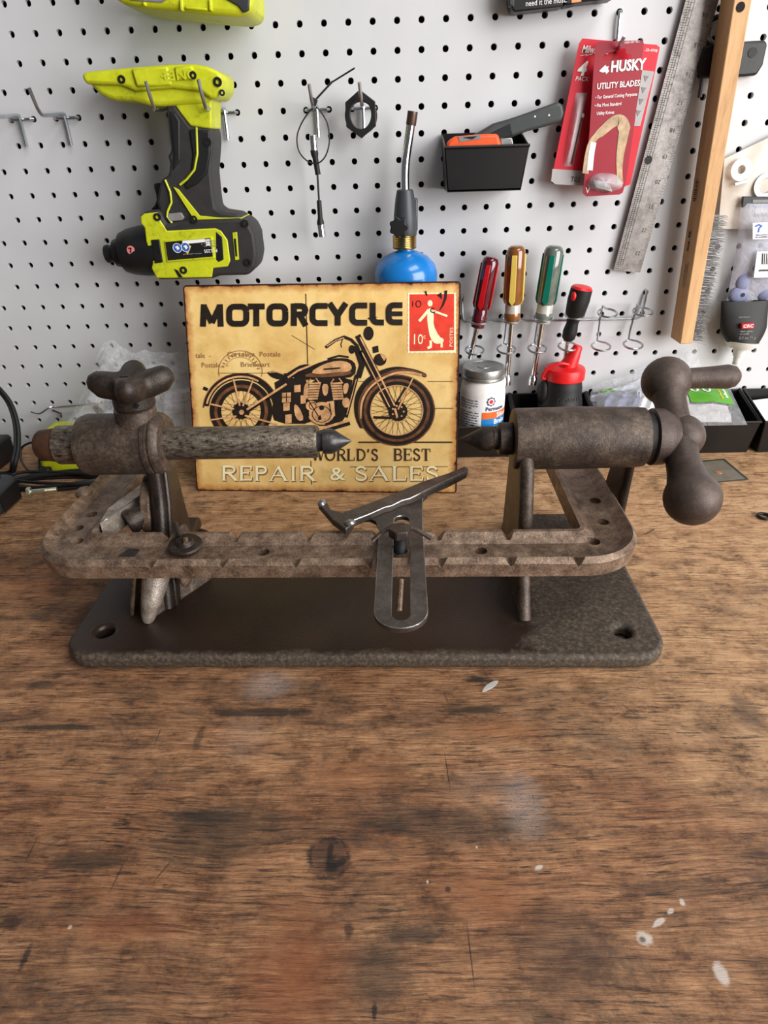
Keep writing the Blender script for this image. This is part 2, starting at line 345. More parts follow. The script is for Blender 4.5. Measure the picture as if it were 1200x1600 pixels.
def build(mb, name, mat, parent=None, local=False, bevel=0, seg=2, ang=35, recalc=True):
    """one mesh object; world-space vertices unless local. Without parent the origin goes to the base of the thing."""
    if parent is not None:
        M = WM[parent.name]; inv = None if local else M.inverted()
    else:
        xs = [p.x for p in mb.v]; ys = [p.y for p in mb.v]; zs = [p.z for p in mb.v]
        M = Matrix.Translation(((min(xs)+max(xs))/2, (min(ys)+max(ys))/2, min(zs))); inv = M.inverted()
    me = mb.mesh(inv, recalc); finish(me, ang); me.name = name
    o = bpy.data.objects.new(name, me); C.objects.link(o); me.materials.append(MATS[mat])
    if parent is not None: o.parent = parent
    else: o.matrix_world = M
    WM[o.name] = M
    if bevel:
        b = o.modifiers.new('bevel', 'BEVEL'); b.width = bevel; b.segments = seg; b.limit_method = 'ANGLE'; b.angle_limit = math.radians(30); b.harden_normals = False
    return o
def tag(o, label, cat, group=None):
    o['label'] = label; o['category'] = cat
    if group: o['group'] = group
    return o
def thing(name, label, cat, loc=(0, 0, 0), rotz=0, group=None):
    o = bpy.data.objects.new(name, None); C.objects.link(o); o.empty_display_size = .02
    o.location = loc; o.rotation_euler = (0, 0, rotz); WM[o.name] = Matrix.Translation(loc) @ Matrix.Rotation(rotz, 4, 'Z')
    return tag(o, label, cat, group)
def worn_edge(o, mat, width, ang=28):
    """small bevel whose faces show bare worn metal"""
    o.data.materials.append(MATS[mat]); b = o.modifiers.new('edge', 'BEVEL'); b.width = width; b.segments = 1; b.limit_method = 'ANGLE'; b.angle_limit = math.radians(ang); b.material = len(o.data.materials)-1
def cut(o, cutter):
    """boolean difference, applied"""
    cm = cutter.mesh(); co = bpy.data.objects.new('cutter', cm); C.objects.link(co)
    md = o.modifiers.new('b', 'BOOLEAN'); md.object = co; md.operation = 'DIFFERENCE'; md.solver = 'EXACT'
    co.matrix_world = WM[o.name]; bpy.context.view_layer.update()
    dg = bpy.context.evaluated_depsgraph_get(); me = bpy.data.meshes.new_from_object(o.evaluated_get(dg))
    o.modifiers.remove(md); old = o.data; o.data = me; finish(me, 30); me.name = old.name
    bpy.data.objects.remove(co); bpy.data.meshes.remove(old)
def rr(cx, cy, hx, hy, r, n=6):
    """rounded rectangle outline, 2-D"""
    out = []
    for sx_, sy_, a0 in ((1, 1, 0), (-1, 1, 90), (-1, -1, 180), (1, -1, 270)):
        for i in range(n+1):
            a = math.radians(a0+90*i/n); out.append((cx+sx_*(hx-r)+r*math.cos(a), cy+sy_*(hy-r)+r*math.sin(a)))
    return out
def smooth(pts, it=2, closed=True):
    for _ in range(it):
        q = []; k = len(pts)
        for i in range(k if closed else k-1):
            a, b = pts[i], pts[(i+1) % k]
            q.append(tuple(.75*x+.25*y for x, y in zip(a, b))); q.append(tuple(.25*x+.75*y for x, y in zip(a, b)))
        if not closed: q = [pts[0]]+q+[pts[-1]]
        pts = q
    return pts
def spline(pts, n=8, closed=False):
    """Catmull-Rom through 3-D points"""
    pts = [V(p) for p in pts]; k = len(pts); out = []
    for i in range(k if closed else k-1):
        g = lambda j: pts[j % k] if closed else pts[max(0, min(k-1, j))]
        p0, p1, p2, p3 = g(i-1), g(i), g(i+1), g(i+2)
        for j in range(n):
            t = j/n; out.append(.5*((2*p1)+(p2-p0)*t+(2*p0-5*p1+4*p2-p3)*t*t+(3*p1-p0-3*p2+p3)*t**3))
    if not closed: out.append(pts[-1])
    return out
class Frame:
    """flat frame O + U*x + Vv*y + N*z for print and lettering"""
    def __init__(s, O, U, W): s.O = V(O); s.U = V(U).normalized(); s.W = V(W); s.W = (s.W-s.U*s.W.dot(s.U)).normalized(); s.N = s.U.cross(s.W)
    def p(s, x, y, z=0): return s.O+s.U*x+s.W*y+s.N*z
def text(fr, x, y, s_, h, mat, name, parent, off=.0003, align='LEFT', bold=0, sx=1.0, shear=0, fn=None):
    """flat lettering of cap height h at (x,y) on a frame (or through fn(x,y) for curved labels)"""
    cu = bpy.data.curves.new('t', 'FONT'); cu.body = s_; cu.size = h/.69; cu.align_x = align; cu.offset = bold*h; cu.shear = shear; cu.resolution_u = 2
    o = bpy.data.objects.new('t', cu); me = bpy.data.meshes.new_from_object(o)
    mb = MB(); g = fn if fn else (lambda a, b: fr.p(a, b, off))
    mb.add([g(x+v.co.x*sx, y+v.co.y) for v in me.vertices], [tuple(p.vertices) for p in me.polygons])
    bpy.data.objects.remove(o); bpy.data.curves.remove(cu); bpy.data.meshes.remove(me)
    return build(mb, name, mat, parent, recalc=False)
def ribbon(mb, pts, wd, g, joints=True):
    """mitred stroke of width wd through 2-D points, mapped by g(x,y)"""
    k = len(pts); L, R = [], []
    W = lambda i: (wd[min(i, len(wd)-1)] if isinstance(wd, (list, tuple)) else wd)/2
    for i in range(k):
        def dr(a, b): l = math.hypot(b[0]-a[0], b[1]-a[1]) or 1e-9; return ((b[0]-a[0])/l, (b[1]-a[1])/l)
        d0 = dr(pts[i-1], pts[i]) if i else dr(pts[0], pts[1]); d1 = dr(pts[i], pts[i+1]) if i < k-1 else d0
        nx, ny = -(d0[1]+d1[1]), d0[0]+d1[0]; l = math.hypot(nx, ny)
        if l < .3: nx, ny, l = -d0[1], d0[0], 1.0
        nx /= l; ny /= l; c = max(.55, nx*-d0[1]+ny*d0[0]); h = W(i)/c
        L.append(g(pts[i][0]+nx*h, pts[i][1]+ny*h)); R.append(g(pts[i][0]-nx*h, pts[i][1]-ny*h))
    mb.k += 1; o = mb.push*((mb.k % 10)*1.6e-5)
    mb.add([V(p)+o for p in L+R], [(i, i+1, k+i+1, k+i) for i in range(k-1)])
def arcpts(cx, cy, rx, ry, a0, a1, n=14): return [(cx+rx*math.cos(math.radians(a0+(a1-a0)*i/n)), cy+ry*math.sin(math.radians(a0+(a1-a0)*i/n))) for i in range(n+1)]
def slab(pts, d0, d1, dm=None):
    """outline measured on the photograph at distance dm from the wall -> solid between distances d0 and d1"""
    dm = (d0+d1)/2 if dm is None else dm; q = [wall(a, b, dm) for a, b in pts]
    return MB().prism([V((p.x, -d0, p.z)) for p in q], (0, -(d1-d0), 0))

SCR = random.Random(11)
def fine_print(g, x, y, width, h, mat, name, parent, lines=1, pitch=0.0):
    """lines of print too small to read: short bars where the words stand"""
    mb = MB()
    for k in range(lines):
        a = x; yy = y-k*pitch; end = x+width*(1 if k < lines-1 else SCR.uniform(.55, .95))
        while a < end-h:
            wl_ = min(SCR.uniform(1.2, 4.5)*h, end-a)
            b = a
            while b < a+wl_-h*.2:
                lw = SCR.uniform(.35, .8)*h; up_ = SCR.choice((.6, .6, 1.0)); mb.flat([g(b, yy), g(b+lw, yy), g(b+lw, yy+h*up_), g(b, yy+h*up_)]); b += lw+h*.16
            a += wl_+h*.6
    o = build(mb, name, mat, parent, recalc=False); o['kind'] = 'stuff'; return o

# ================================================================== SETTING
# pegboard with real holes on a one-inch grid
PX0, PZ0, PITCHM = -0.40224, 0.47041, 0.0254
def pegboard():
    mb = MB(); c0, c1, r0, r1 = -34, 66, -16, 18; n = 12; R = .0033; th = .005; h = PITCHM/2
    sq = []
    for i in range(n):
        a = 2*math.pi*(i+.5)/n; k = max(abs(math.cos(a)), abs(math.sin(a))); sq.append((math.cos(a)/k*h, math.sin(a)/k*h))
    # corners must be shared: use 12 boundary points with the 4 corners in them
    sq = [(h, -h/3), (h, h/3), (h, h), (h/3, h), (-h/3, h), (-h, h), (-h, h/3), (-h, -h/3), (-h, -h), (-h/3, -h), (h/3, -h), (h, -h)]
    ci = [(R*math.cos(math.atan2(y, x)), R*math.sin(math.atan2(y, x))) for x, y in sq]
    for c in range(c0, c1+1):
        for r in range(r0, r1+1):
            x, z = PX0+c*PITCHM, PZ0-r*PITCHM
            vs = [V((x+a, 0, z+b)) for a, b in sq]+[V((x+a, 0, z+b)) for a, b in ci]+[V((x+a, th, z+b)) for a, b in ci]
            fs = []
            for i in range(n):
                j = (i+1) % n; fs.append((i, j, n+j, n+i)); fs.append((n+i, n+j, 2*n+j, 2*n+i))
            mb.add(vs, fs)
    zb = PZ0-(r1+.5)*PITCHM
    xa, xb = PX0+(c0-.5)*PITCHM, PX0+(c1+.5)*PITCHM
    mb.add([V((xa, 0, zb)), V((xb, 0, zb)), V((xb, 0, -.06)), V((xa, 0, -.06))], [(0, 3, 2, 1)])
    o = build(mb, 'wall_back', 'pegboard_white', recalc=False, ang=20); o['kind'] = 'structure'
    o['label'] = 'white pegboard wall with rows of round holes'
    b = build(MB().box(((xa+xb)/2, .045, .4), (xb-xa, .02, 1.1)), 'wall_backing', 'cavity_dark'); b['kind'] = 'structure'; b['label'] = 'dark stud wall behind the pegboard'
pegboard()
fl = build(MB().box((0, -1.2, -.93), (6, 4, .02)), 'floor', 'concrete'); fl['kind'] = 'structure'; fl['label'] = 'grey concrete floor under the bench'

bench = thing('workbench', 'worn brown plywood workbench top with grain, stains and a knot', 'workbench', (0, -.42, 0))
WM['workbench'] = Matrix.Identity(4); bench.location = (0, 0, 0)
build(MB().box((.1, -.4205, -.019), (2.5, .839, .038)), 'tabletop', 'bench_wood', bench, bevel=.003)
for x in (-1.0, 1.2):
    for y in (-.76, -.09): build(MB().box((x, y, -.479), (.089, .089, .882)), 'leg', 'pine', bench)
build(MB().box((.1, -.79, -.085), (2.1, .02, .09)), 'apron', 'pine', bench)

# ================================================================== CAST-IRON BENCH CENTRES
T = thing('bench_centers', 'antique cast-iron bench centres with rail, crank and slotted rest', 'bench vise', (-.03, -.38, 0), math.radians(-.8))
AX, AZ = .04, .1468     # spindle axis: local y and z
# base plate
def arc2(cx, cy, r, a0, a1, n=8): return [(cx+r*math.cos(math.radians(a0+(a1-a0)*i/n)), cy+r*math.sin(math.radians(a0+(a1-a0)*i/n))) for i in range(n+1)]
out = arc2(-.219, -.049, .026, 180, 270)+arc2(.212, -.049, .026, 270, 360)+arc2(.218, .125, .02, 0, 90)+[(.140, .145), (.125, .043), (-.155, .043), (-.162, .066), (-.186, .070), (-.190, .145)]+arc2(-.225, .125, .02, 90, 180)
base = build(MB().prism([(x, y, .002) for x, y in out], (0, 0, .0125)), 'base', 'iron_base', T, local=True)
cut(base, MB().cyl((-.218, -.044, -.01), (-.218, -.044, .03), .0072).cyl((.208, -.045, -.01), (.208, -.045, .03), .0072))
b_ = base.modifiers.new('bevel', 'BEVEL'); b_.width = .0035; b_.segments = 3; b_.limit_method = 'ANGLE'; b_.angle_limit = math.radians(50)
for cx in (-.207, .198):
    for cy in (-.0455, .112): build(MB().prism([(x, y, 0) for x, y in rr(cx, cy, .034, .026, .022)], (0, 0, .003)), 'foot_pad', 'iron_base', base, local=True)
build(MB().prism([(x, y, .0135) for x, y in ((-.14, .034), (.12, .034), (.12, .0425), (-.14, .0425))], (0, 0, .0035)), 'rear_lip', 'iron_bright', base, local=True, bevel=.0015)
# posts: side webs with a rounded front rib
def post(x0, x1, front, back, ribx, ribr, mat):
    mb = MB().prism([(x0, y, z) for y, z in front+back[::-1]], (x1-x0, 0, 0))
    o = build(mb, 'post', mat, T, local=True, bevel=.002)
    pts = [(ribx, y+.001, z) for y, z in front]
    build(MB().tube(spline(pts, 5), ribr, 14), 'rib', mat, o, local=True)
    return o
pf = [(-.031, .0135), (-.012, .045), (-.002, .072), (.002, .10), (.012, .128), (.022, .140)]; pb = [(.085, .0135), (.08, .05), (.076, .09), (.072, .128), (.060, .140)]
post(.1262, .1345, pf, pb, .1312, .0058, 'iron_barrel')
pfl = [(-.012, .0135), (-.004, .04), (.006, .068), (.020, .10), (.026, .128)]
pl = post(-.184, -.1665, pfl, [(.060, .0135), (.056, .05), (.052, .09), (.050, .128)], -.176, .006, 'iron_post')
ft_ = spline([(-.186, -.033, .0145), (-.182, -.026, .030), (-.177, -.015, .05), (-.173, -.004, .070)], 5)
build(MB().tube(ft_, [.0035+.0105*(i/(len(ft_)-1))**.7 for i in range(len(ft_))], 14), 'front_foot', 'iron_bright', pl, local=True)
# gusset wedge at the left foot and buttress behind the right rail leg
build(MB().prism([(-.188, -.03, .0135), (-.150, .03, .0135), (-.164, .03, .075), (-.184, -.006, .07)], (.004, .0, 0)), 'gusset', 'iron_barrel', pl, local=True, bevel=.002)
build(MB().prism([(-.205, -.025, .014), (-.213, .02, .014), (-.208, .02, .06), (-.198, -.01, .055)], (.004, 0, 0)), 'gusset', 'iron_rail', pl, local=True, bevel=.0015)
post(.2205, .2285, [(.06, .0135), (.05, .06), (.045, .128)], [(.12, .0135), (.10, .05), (.075, .128)], .2245, .004, 'iron_dark')
# rail: trough section swept round a U, with V notches in both rims and bolt holes
def rail():
    path = [(-.243, .135), (-.243, -.005)]+arc2(-.217, -.005, .026, 180, 270, 10)[1:]+[(.169, -.031)]+arc2(.169, -.005, .026, 270, 360, 10)[1:]+[(.195, .135)]
    prof = [(.0215, .0745), (.0225, .0865), (.0190, .0905), (.0105, .0838), (-.0095, .0838), (-.0175, .0900), (-.0212, .0900), (-.0218, .0745)]
    k = len(path); mb = MB(); vs = []; m_ = len(prof)
    for i, (x, y) in enumerate(path):
        a = path[max(0, i-1)]; b = path[min(k-1, i+1)]; dx, dy = b[0]-a[0], b[1]-a[1]; L = math.hypot(dx, dy); nx, ny = dy/L, -dx/L
        wob = 0
        for s_, z in prof: vs.append((x-(-nx)*s_ if False else x+nx*s_, y+ny*s_, z+wob))
    fs = []
    for i in range(k-1):
        for j in range(m_): fs.append((i*m_+j, i*m_+(j+1) % m_, (i+1)*m_+(j+1) % m_, (i+1)*m_+j))
    fs += [tuple(range(m_-1, -1, -1)), tuple((k-1)*m_+j for j in range(m_))]
    return mb.add(vs, fs)
rl = build(rail(), 'rail', 'iron_rail', T, local=True)
ct = MB()
for x in (-.161, -.106, -.050, .006, .060, .112, .162): ct.prism([(x-.008, -.075, .094), (x+.008, -.075, .094), (x, -.075, .0835)], (0, .036, 0))
for x in (-.161, -.104, -.045, .012, .060, .115): ct.prism([(x-.008, -.019, .094), (x+.008, -.019, .094), (x, -.019, .0835)], (0, .036, 0))
for x, y in ((-.237, -.013), (-.246, .008), (-.244, .031), (-.079, -.031), (.092, -.031), (.182, -.019), (.197, .011), (.200, .047)): ct.cyl((x, y, .06), (x, y, .1), .0052, n=16)
ct.cyl((.03, -.031, .06), (.03, -.031, .1), .0052, n=16)
cut(rl, ct); worn_edge(rl, 'iron_bright', .0006, 33)
# small boss cast on the outer left rim, flat steel patch in the trough
build(MB().ball((-.264, .064, .088), .0075, 16, (1, 1.2, .7)), 'boss', 'iron_rail', rl, local=True)
build(MB().prism([(x, y, .0838) for x, y in ((-.193, -.036), (-.180, -.036), (-.179, -.027), (-.183, -.0255), (-.189, -.0265))], (0, 0, .0006)), 'patch', 'steel_dark', rl, local=True)
# washer with the stub of a bent pin
wb = build(MB().lathe([(0, .0128), (.0012, .0135), (.0025, .0125), (.003, .0075), (.0062, .006), (.0066, .0001)], (-.141, -.028, .0885), (0.05, -.1, 1), 28), 'cap_washer', 'iron_dark', T, local=True)
build(MB().tube([(-.147, -.022, .0925), (-.153, -.010, .0985)], .0022, 8), 'pin', 'iron_dark', wb, local=True)
build(MB().tube([(-.139, -.030, .096), (-.137, -.036, .0955)], .002, 8), 'pin', 'iron_rail', wb, local=True)
# clamp lug, bolt and wing nut that hold the rail to the left post
lg = build(MB().prism([(x, y, .078) for x, y in ((-.219, -.004), (-.214, .004), (-.196, .062), (-.192, .082), (-.204, .085), (-.209, .065), (-.222, .02))], (0, 0, .018)), 'clamp_lug', 'iron_bright', T, local=True)
build(MB().prism([(-.195, y, z) for y, z in smooth([(.012, .07), (.05, .066), (.062, .09), (.058, .112), (.04, .118), (.02, .10)], 2)], (.010, 0, 0)), 'clamp_plate', 'iron_rail', lg, local=True, bevel=.002)
worn_edge(lg, 'steel_bright', .0006)
bo = build(MB().lathe([(0, .0105), (.005, .0112), (.009, .0095), (.016, .0085)], (-.206, .016, .083), (.75, .55, .2), 20), 'clamp_bolt', 'iron_dark', T, local=True, bevel=.001)
wn = MB().cyl((-.163, .000, .052), (-.128, .004, .058), .0045)
wn.ball((-.156, -.006, .047), .0115, 16, (.45, .9, 1.25)).ball((-.142, -.002, .053), .008, 14, (.6, 1, 1)).ball((-.127, .002, .053), .0125, 16, (.85, .6, .75))
build(wn, 'wing_nut', 'iron_rail', T, local=True)
# left bearing: barrel, spindle with centre, star knob
bl_ = build(MB().lathe([(0, .0205), (.0015, .0242), (.006, .0258), (.058, .0258), (.0585, .0268), (.0625, .0268), (.063, .0255), (.0645, .0255), (.065, .0265), (.068, .0262), (.0715, .0235), (.072, .018)], (-.2376, AX, AZ), (1, 0, 0), 48), 'barrel', 'iron_barrel', T, local=True)
build(MB().lathe([(0, .017), (.012, .0165), (.0135, .0145), (.014, .012)], (-.187, AX, AZ+.020), (0, 0, 1), 32), 'boss', 'iron_barrel', bl_, local=True)
sp = build(MB().lathe([(0, .0155), (.001, .0165), (.0205, .0165), (.021, .0137), (.2185, .0137), (.2203, .0128)], (-.259, AX, AZ), (1, 0, 0), 40), 'spindle', 'steel_pitted', T, local=True)
build(MB().lathe([(0, .0108), (.002, .0125), (.0175, .0148), (.018, .012)], (-.2765, AX, AZ), (1, 0, 0), 32), 'end_plug', 'iron_rust', sp, local=True)
build(MB().lathe([(0, .0085), (.0045, .0085), (.005, .0105), (.0115, .0105), (.0150, .0090), (.0282, .0004)], (-.039, AX, AZ), (1, 0, 0), 32), 'center_point', 'steel_dark', sp, local=True)
def knob():
    mb = MB(); n = 72; prof = [(.20, -.95), (.55, -1), (.85, -.75), (1, -.2), (1, .2), (.93, .6), (.78, .86), (.45, .80), (.1, .66)]
    vs = []
    for f_, h_ in prof:
        for i in range(n):
            a = 2*math.pi*i/n; lobe = (0.5+0.5*math.cos(4*(a-math.radians(14))))**1.15
            R = .0190+.0145*lobe; hh = .0105+.0012*lobe
            vs.append((-.1845+R*f_*math.cos(a), AX+R*f_*math.sin(a), .198+hh*h_+.004*lobe*f_))
    fs = [(j*n+i, j*n+(i+1) % n, (j+1)*n+(i+1) % n, (j+1)*n+i) for j in range(len(prof)-1) for i in range(n)]
    fs += [tuple(range(n-1, -1, -1)), tuple((len(prof)-1)*n+i for i in range(n))]
    return mb.add(vs, fs)
kb = build(knob(), 'star_knob', 'iron_dark', T, local=True, ang=60)
build(MB().lathe([(0, .0155), (.001, .0165), (.010, .0165), (.014, .0135)], (-.186, AX, .1805), (0, 0, 1), 32), 'collar', 'iron_dark', kb, local=True)
build(MB().cyl((-.178, AX-.0172, .186), (-.178, AX-.012, .186), .0016, n=10), 'pin_hole', 'black_rubber', kb, local=True)
build(MB().box((-.19, AX-.004, .2062), (.010, .002, .0012)), 'slot_mark', 'black_rubber', kb, local=True)
# right bearing: barrel, dark centre, ring, crank
br_ = build(MB().lathe([(0, .0225), (.001, .0245), (.004, .0250), (.05, .0256), (.10, .0246), (.1055, .0240), (.107, .022)], (.1218, AX, AZ), (1, 0, 0), 48), 'barrel', 'iron_barrel', T, local=True)
build(MB().lathe([(0, .0205), (.006, .0205)], (.228, AX, AZ), (1, 0, 0), 40), 'seal', 'black_rubber', br_, local=True)
build(MB().lathe([(0, .0118), (.001, .0135), (.0105, .0135), (.0112, .012)], (.1103, AX, AZ), (1, 0, 0), 32), 'ring', 'iron_dark', br_, local=True)
ctr = build(MB().lathe([(0, .0006), (.0165, .0088), (.0190, .0105), (.0265, .0105), (.028, .009), (.034, .009)], (.0785, AX, AZ), (1, 0, 0), 24), 'center_point', 'iron_dark', br_, local=True)
cr = MB().lathe([(0, .0215), (.001, .0232), (.010, .0228), (.014, .0205), (.020, .0165), (.030, .0135), (.0345, .006), (.035, .0005)], (.2335, AX, AZ), (1, 0, 0), 40)
crank = build(cr, 'crank', 'iron_crank', T, local=True)
PL, PU, PH = V((.2555, -.009, .1165)), V((.2555, .0825, .1795)), V((.2555, AX, AZ))
d_ = (PL-PH)
arm = MB().lathe([(0, .0125), (.008, .0150), (.02, .0128), (.035, .0138), (.045, .016), (.05, .019)], PH-d_.normalized()*.002, d_, 28)
build(arm, 'crank_arm', 'iron_crank', crank, local=True, ang=60)
d2 = (PU-PH); arm = MB().lathe([(0, .0125), (.008, .0150), (.02, .0125), (.035, .0125), (.045, .015)], PH-d2.normalized()*.002, d2, 28)
build(arm, 'crank_arm', 'iron_crank', crank, local=True, ang=60)
build(MB().ball(PH+V((.004, 0, 0)), .0178, 28), 'hub', 'iron_crank', crank, local=True)
build(MB().ball(PL, .0213, 32), 'counterweight_ball', 'iron_crank', crank, local=True)
build(MB().ball(PU, .0203, 32), 'ball', 'iron_crank', crank, local=True)
build(MB().lathe([(0, .0098), (.012, .0086), (.03, .0092), (.044, .0102), (.05, .0088), (.0535, .005), (.0545, .0005)], PU+V((.006, 0, .0015)), (1, 0, .03), 28), 'grip', 'iron_crank', crank, local=True, ang=60)
# slotted tool rest clamped on the rail
z0, th = .0905, .0042
sh = arc2(.0306, -.1175, .0178, 180, 360, 14)+[(.0475, -.02), (.048, .02), (.0485, .034), (.053, .042), (.0, .022), (-.002, .002), (.004, .002), (.0095, -.003), (.0125, -.013)]
rest = build(MB().prism([(x, y, z0) for x, y in sh], (0, 0, th)), 'tool_rest', 'steel_rest', T, local=True)
cut(rest, MB().prism([(x, y, .08) for x, y in arc2(.0306, -.121, .0062, 180, 360, 10)+arc2(.0306, -.001, .0062, 0, 180, 10)], (0, 0, .03)))
worn_edge(rest, 'steel_bright', .0005, 40)
Rm = Matrix.Rotation(math.radians(-.8), 3, 'Z'); Rmi = Rm.inverted()
def loc(px, py, Z): return Rmi @ (at(px, py, Z=Z)-V((-.03, -.38, 0)))
bl2 = [(497, 786), (503, 780), (510, 782), (517, 796), (535, 800), (560, 792), (610, 773), (660, 752), (700, 739), (726, 728), (732, 732), (729, 738), (700, 753), (668, 766), (660, 770), (640, 779), (628, 781), (610, 790), (600, 792), (575, 804), (553, 813), (550, 820), (540, 826), (520, 812)]
bz = .0975
blade = build(MB().prism([V((loc(a, b, bz+.003).x, loc(a, b, bz+.003).y, bz-.003)) for a, b in bl2], (0, 0, .006)), 'blade', 'steel_rest', rest, local=True, bevel=.0008)
e1 = [loc(a, b, bz+.0035) for a, b in ((552, 813), (578, 803), (600, 793), (612, 790), (628, 782), (640, 779), (660, 769), (670, 764), (700, 750), (729, 737))]
build(MB().tube(e1, .0006, 6), 'edge_wear', 'steel_bright', blade, local=True)
q = loc(503, 786, bz+.004); build(MB().ball(q, .0046, 14, (.8, 1.1, .7)), 'hook_tip', 'steel_bright', blade, local=True)
q = loc(547, 817, bz+.004); build(MB().ball(q, .0042, 14, (1.1, .9, .7)), 'hook_tip', 'steel_bright', blade, local=True)
bt = MB().prism([(.0295+.0088*math.cos(math.radians(60*i+12)), -.040+.0088*math.sin(math.radians(60*i+12)), .1035) for i in range(6)], (0, 0, .0075))
bt = build(bt, 'clamp_bolt', 'iron_dark', rest, local=True, bevel=.001)
th_ = [(.0058, 0)]; pr = []
for i in range(9): pr += [(i*.0016, .0052), (i*.0016+.0008, .0044)]
build(MB().lathe(pr, (.0295, -.040, .0895), (0, 0, 1), 16), 'thread', 'black_rubber', bt, local=True)
for s_ in (0, .0022):
    build(MB().tube(spline([(.008, -.036-s_, .0975), (.018, -.030-s_, .103), (.0295, -.0285-s_, .107), (.042, -.032-s_, .1045), (.053, -.0365-s_, .0995)], 5), .0013, 7), 'tie_wire', 'iron_barrel', bt, local=True)
build(MB().cyl((.0285, -.075, .060), (.030, -.055, .074), .0022, n=10), 'stud_end', 'iron_rail', T, local=True)

# ================================================================== TIN SIGN (leans back against the gas cylinder)
SBL, SBR, STL = at(308, 766, Z=.0006), at(712, 770, Z=.0006), at(289, 447, Y=-.073)
SF = Frame(SBL, SBR-SBL, STL-SBL)
def sxy(px, py):
    d = ray(px, py); t = (SF.O-CAM).dot(SF.N)/d.dot(SF.N); p = CAM+d*t-SF.O
    return p.dot(SF.U), p.dot(SF.W)
SW, SH = .3135, .2365
sign = tag(bpy.data.objects.new('tin_sign', None), 'yellowed vintage tin sign reading MOTORCYCLE with a printed old motorcycle', 'sign')
C.objects.link(sign)
SM = Matrix(((SF.U.x, SF.W.x, SF.N.x, SF.O.x), (SF.U.y, SF.W.y, SF.N.y, SF.O.y), (SF.U.z, SF.W.z, SF.N.z, SF.O.z), (0, 0, 0, 1)))
sign.matrix_world = SM; WM['tin_sign'] = SM; sign.empty_display_size = .02
m, n = newmat('sign_print', .42)
v = n.mapping(); s_ = n.n('ShaderNodeSeparateXYZ'); n.l(n.tc.outputs['Object'], s_.inputs[0])
pap = n.ramp(n.noise(v, 22, 8, .6, .4), [(.28, (212, 168, 96)), (.5, (234, 196, 124)), (.75, (246, 216, 150))])
st_ = n.step(n.noise(n.mapping((1, 1, 1), (4, 2, 0)), 28, 5), .60, .72); pap = n.mix(n.math('MULTIPLY', st_, .35), pap, (170, 140, 60))
e = n.math('MINIMUM', n.math('MINIMUM', s_.outputs[0], n.math('SUBTRACT', SW, s_.outputs[0])), n.math('MINIMUM', s_.outputs[1], n.math('SUBTRACT', SH, s_.outputs[1])))
e = n.math('ADD', e, n.math('MULTIPLY', n.math('SUBTRACT', n.noise(v, 60, 8, .7), .5), .016))
c1 = n.mix(n.step(e, .009, .0005), pap, (184, 118, 58)); c2 = n.mix(n.step(e, .0016, -.0006), c1, (40, 18, 12))
n.color(c2); n.bump(n.noise(v, 500, 4), .25, .0006)
simple('sign_dark', (34, 25, 19), .42, var=.25, scale=90)
simple('sign_brown', (104, 66, 42), .45, var=.3, scale=120)
simple('sign_tan', (206, 156, 108), .45, var=.18, scale=110)
simple('sign_line', (66, 44, 28), .5, var=.1)
simple('sign_faint', (142, 98, 64), .5, var=.1)
simple('sign_red', (224, 62, 44), .45, var=.08, scale=80)
simple('sign_cream', (255, 240, 196), .45, var=.05)
simple('sign_rim', (46, 22, 18), .4, var=.3)
panel = build(MB().prism([(x, y, -.0012) for x, y in rr(SW/2, SH/2, SW/2, SH/2, .003, 4)], (0, 0, .0012)), 'panel', 'sign_print', sign, local=True)
build(MB().tube([(x, y, -.0010) for x, y in rr(SW/2, SH/2, SW/2, SH/2, .003, 4)], .0012, 6, True), 'rolled_edge', 'sign_rim', panel, local=True)
def G(off): return lambda px, py: V((*sxy(px, py), off))
def sbuild(mb, name, mat, parent=sign): return build(mb, name, mat, parent, local=True, recalc=False)
class SB(MB): push = V((0, 0, 1))      # ink on the sign, in sign-local space
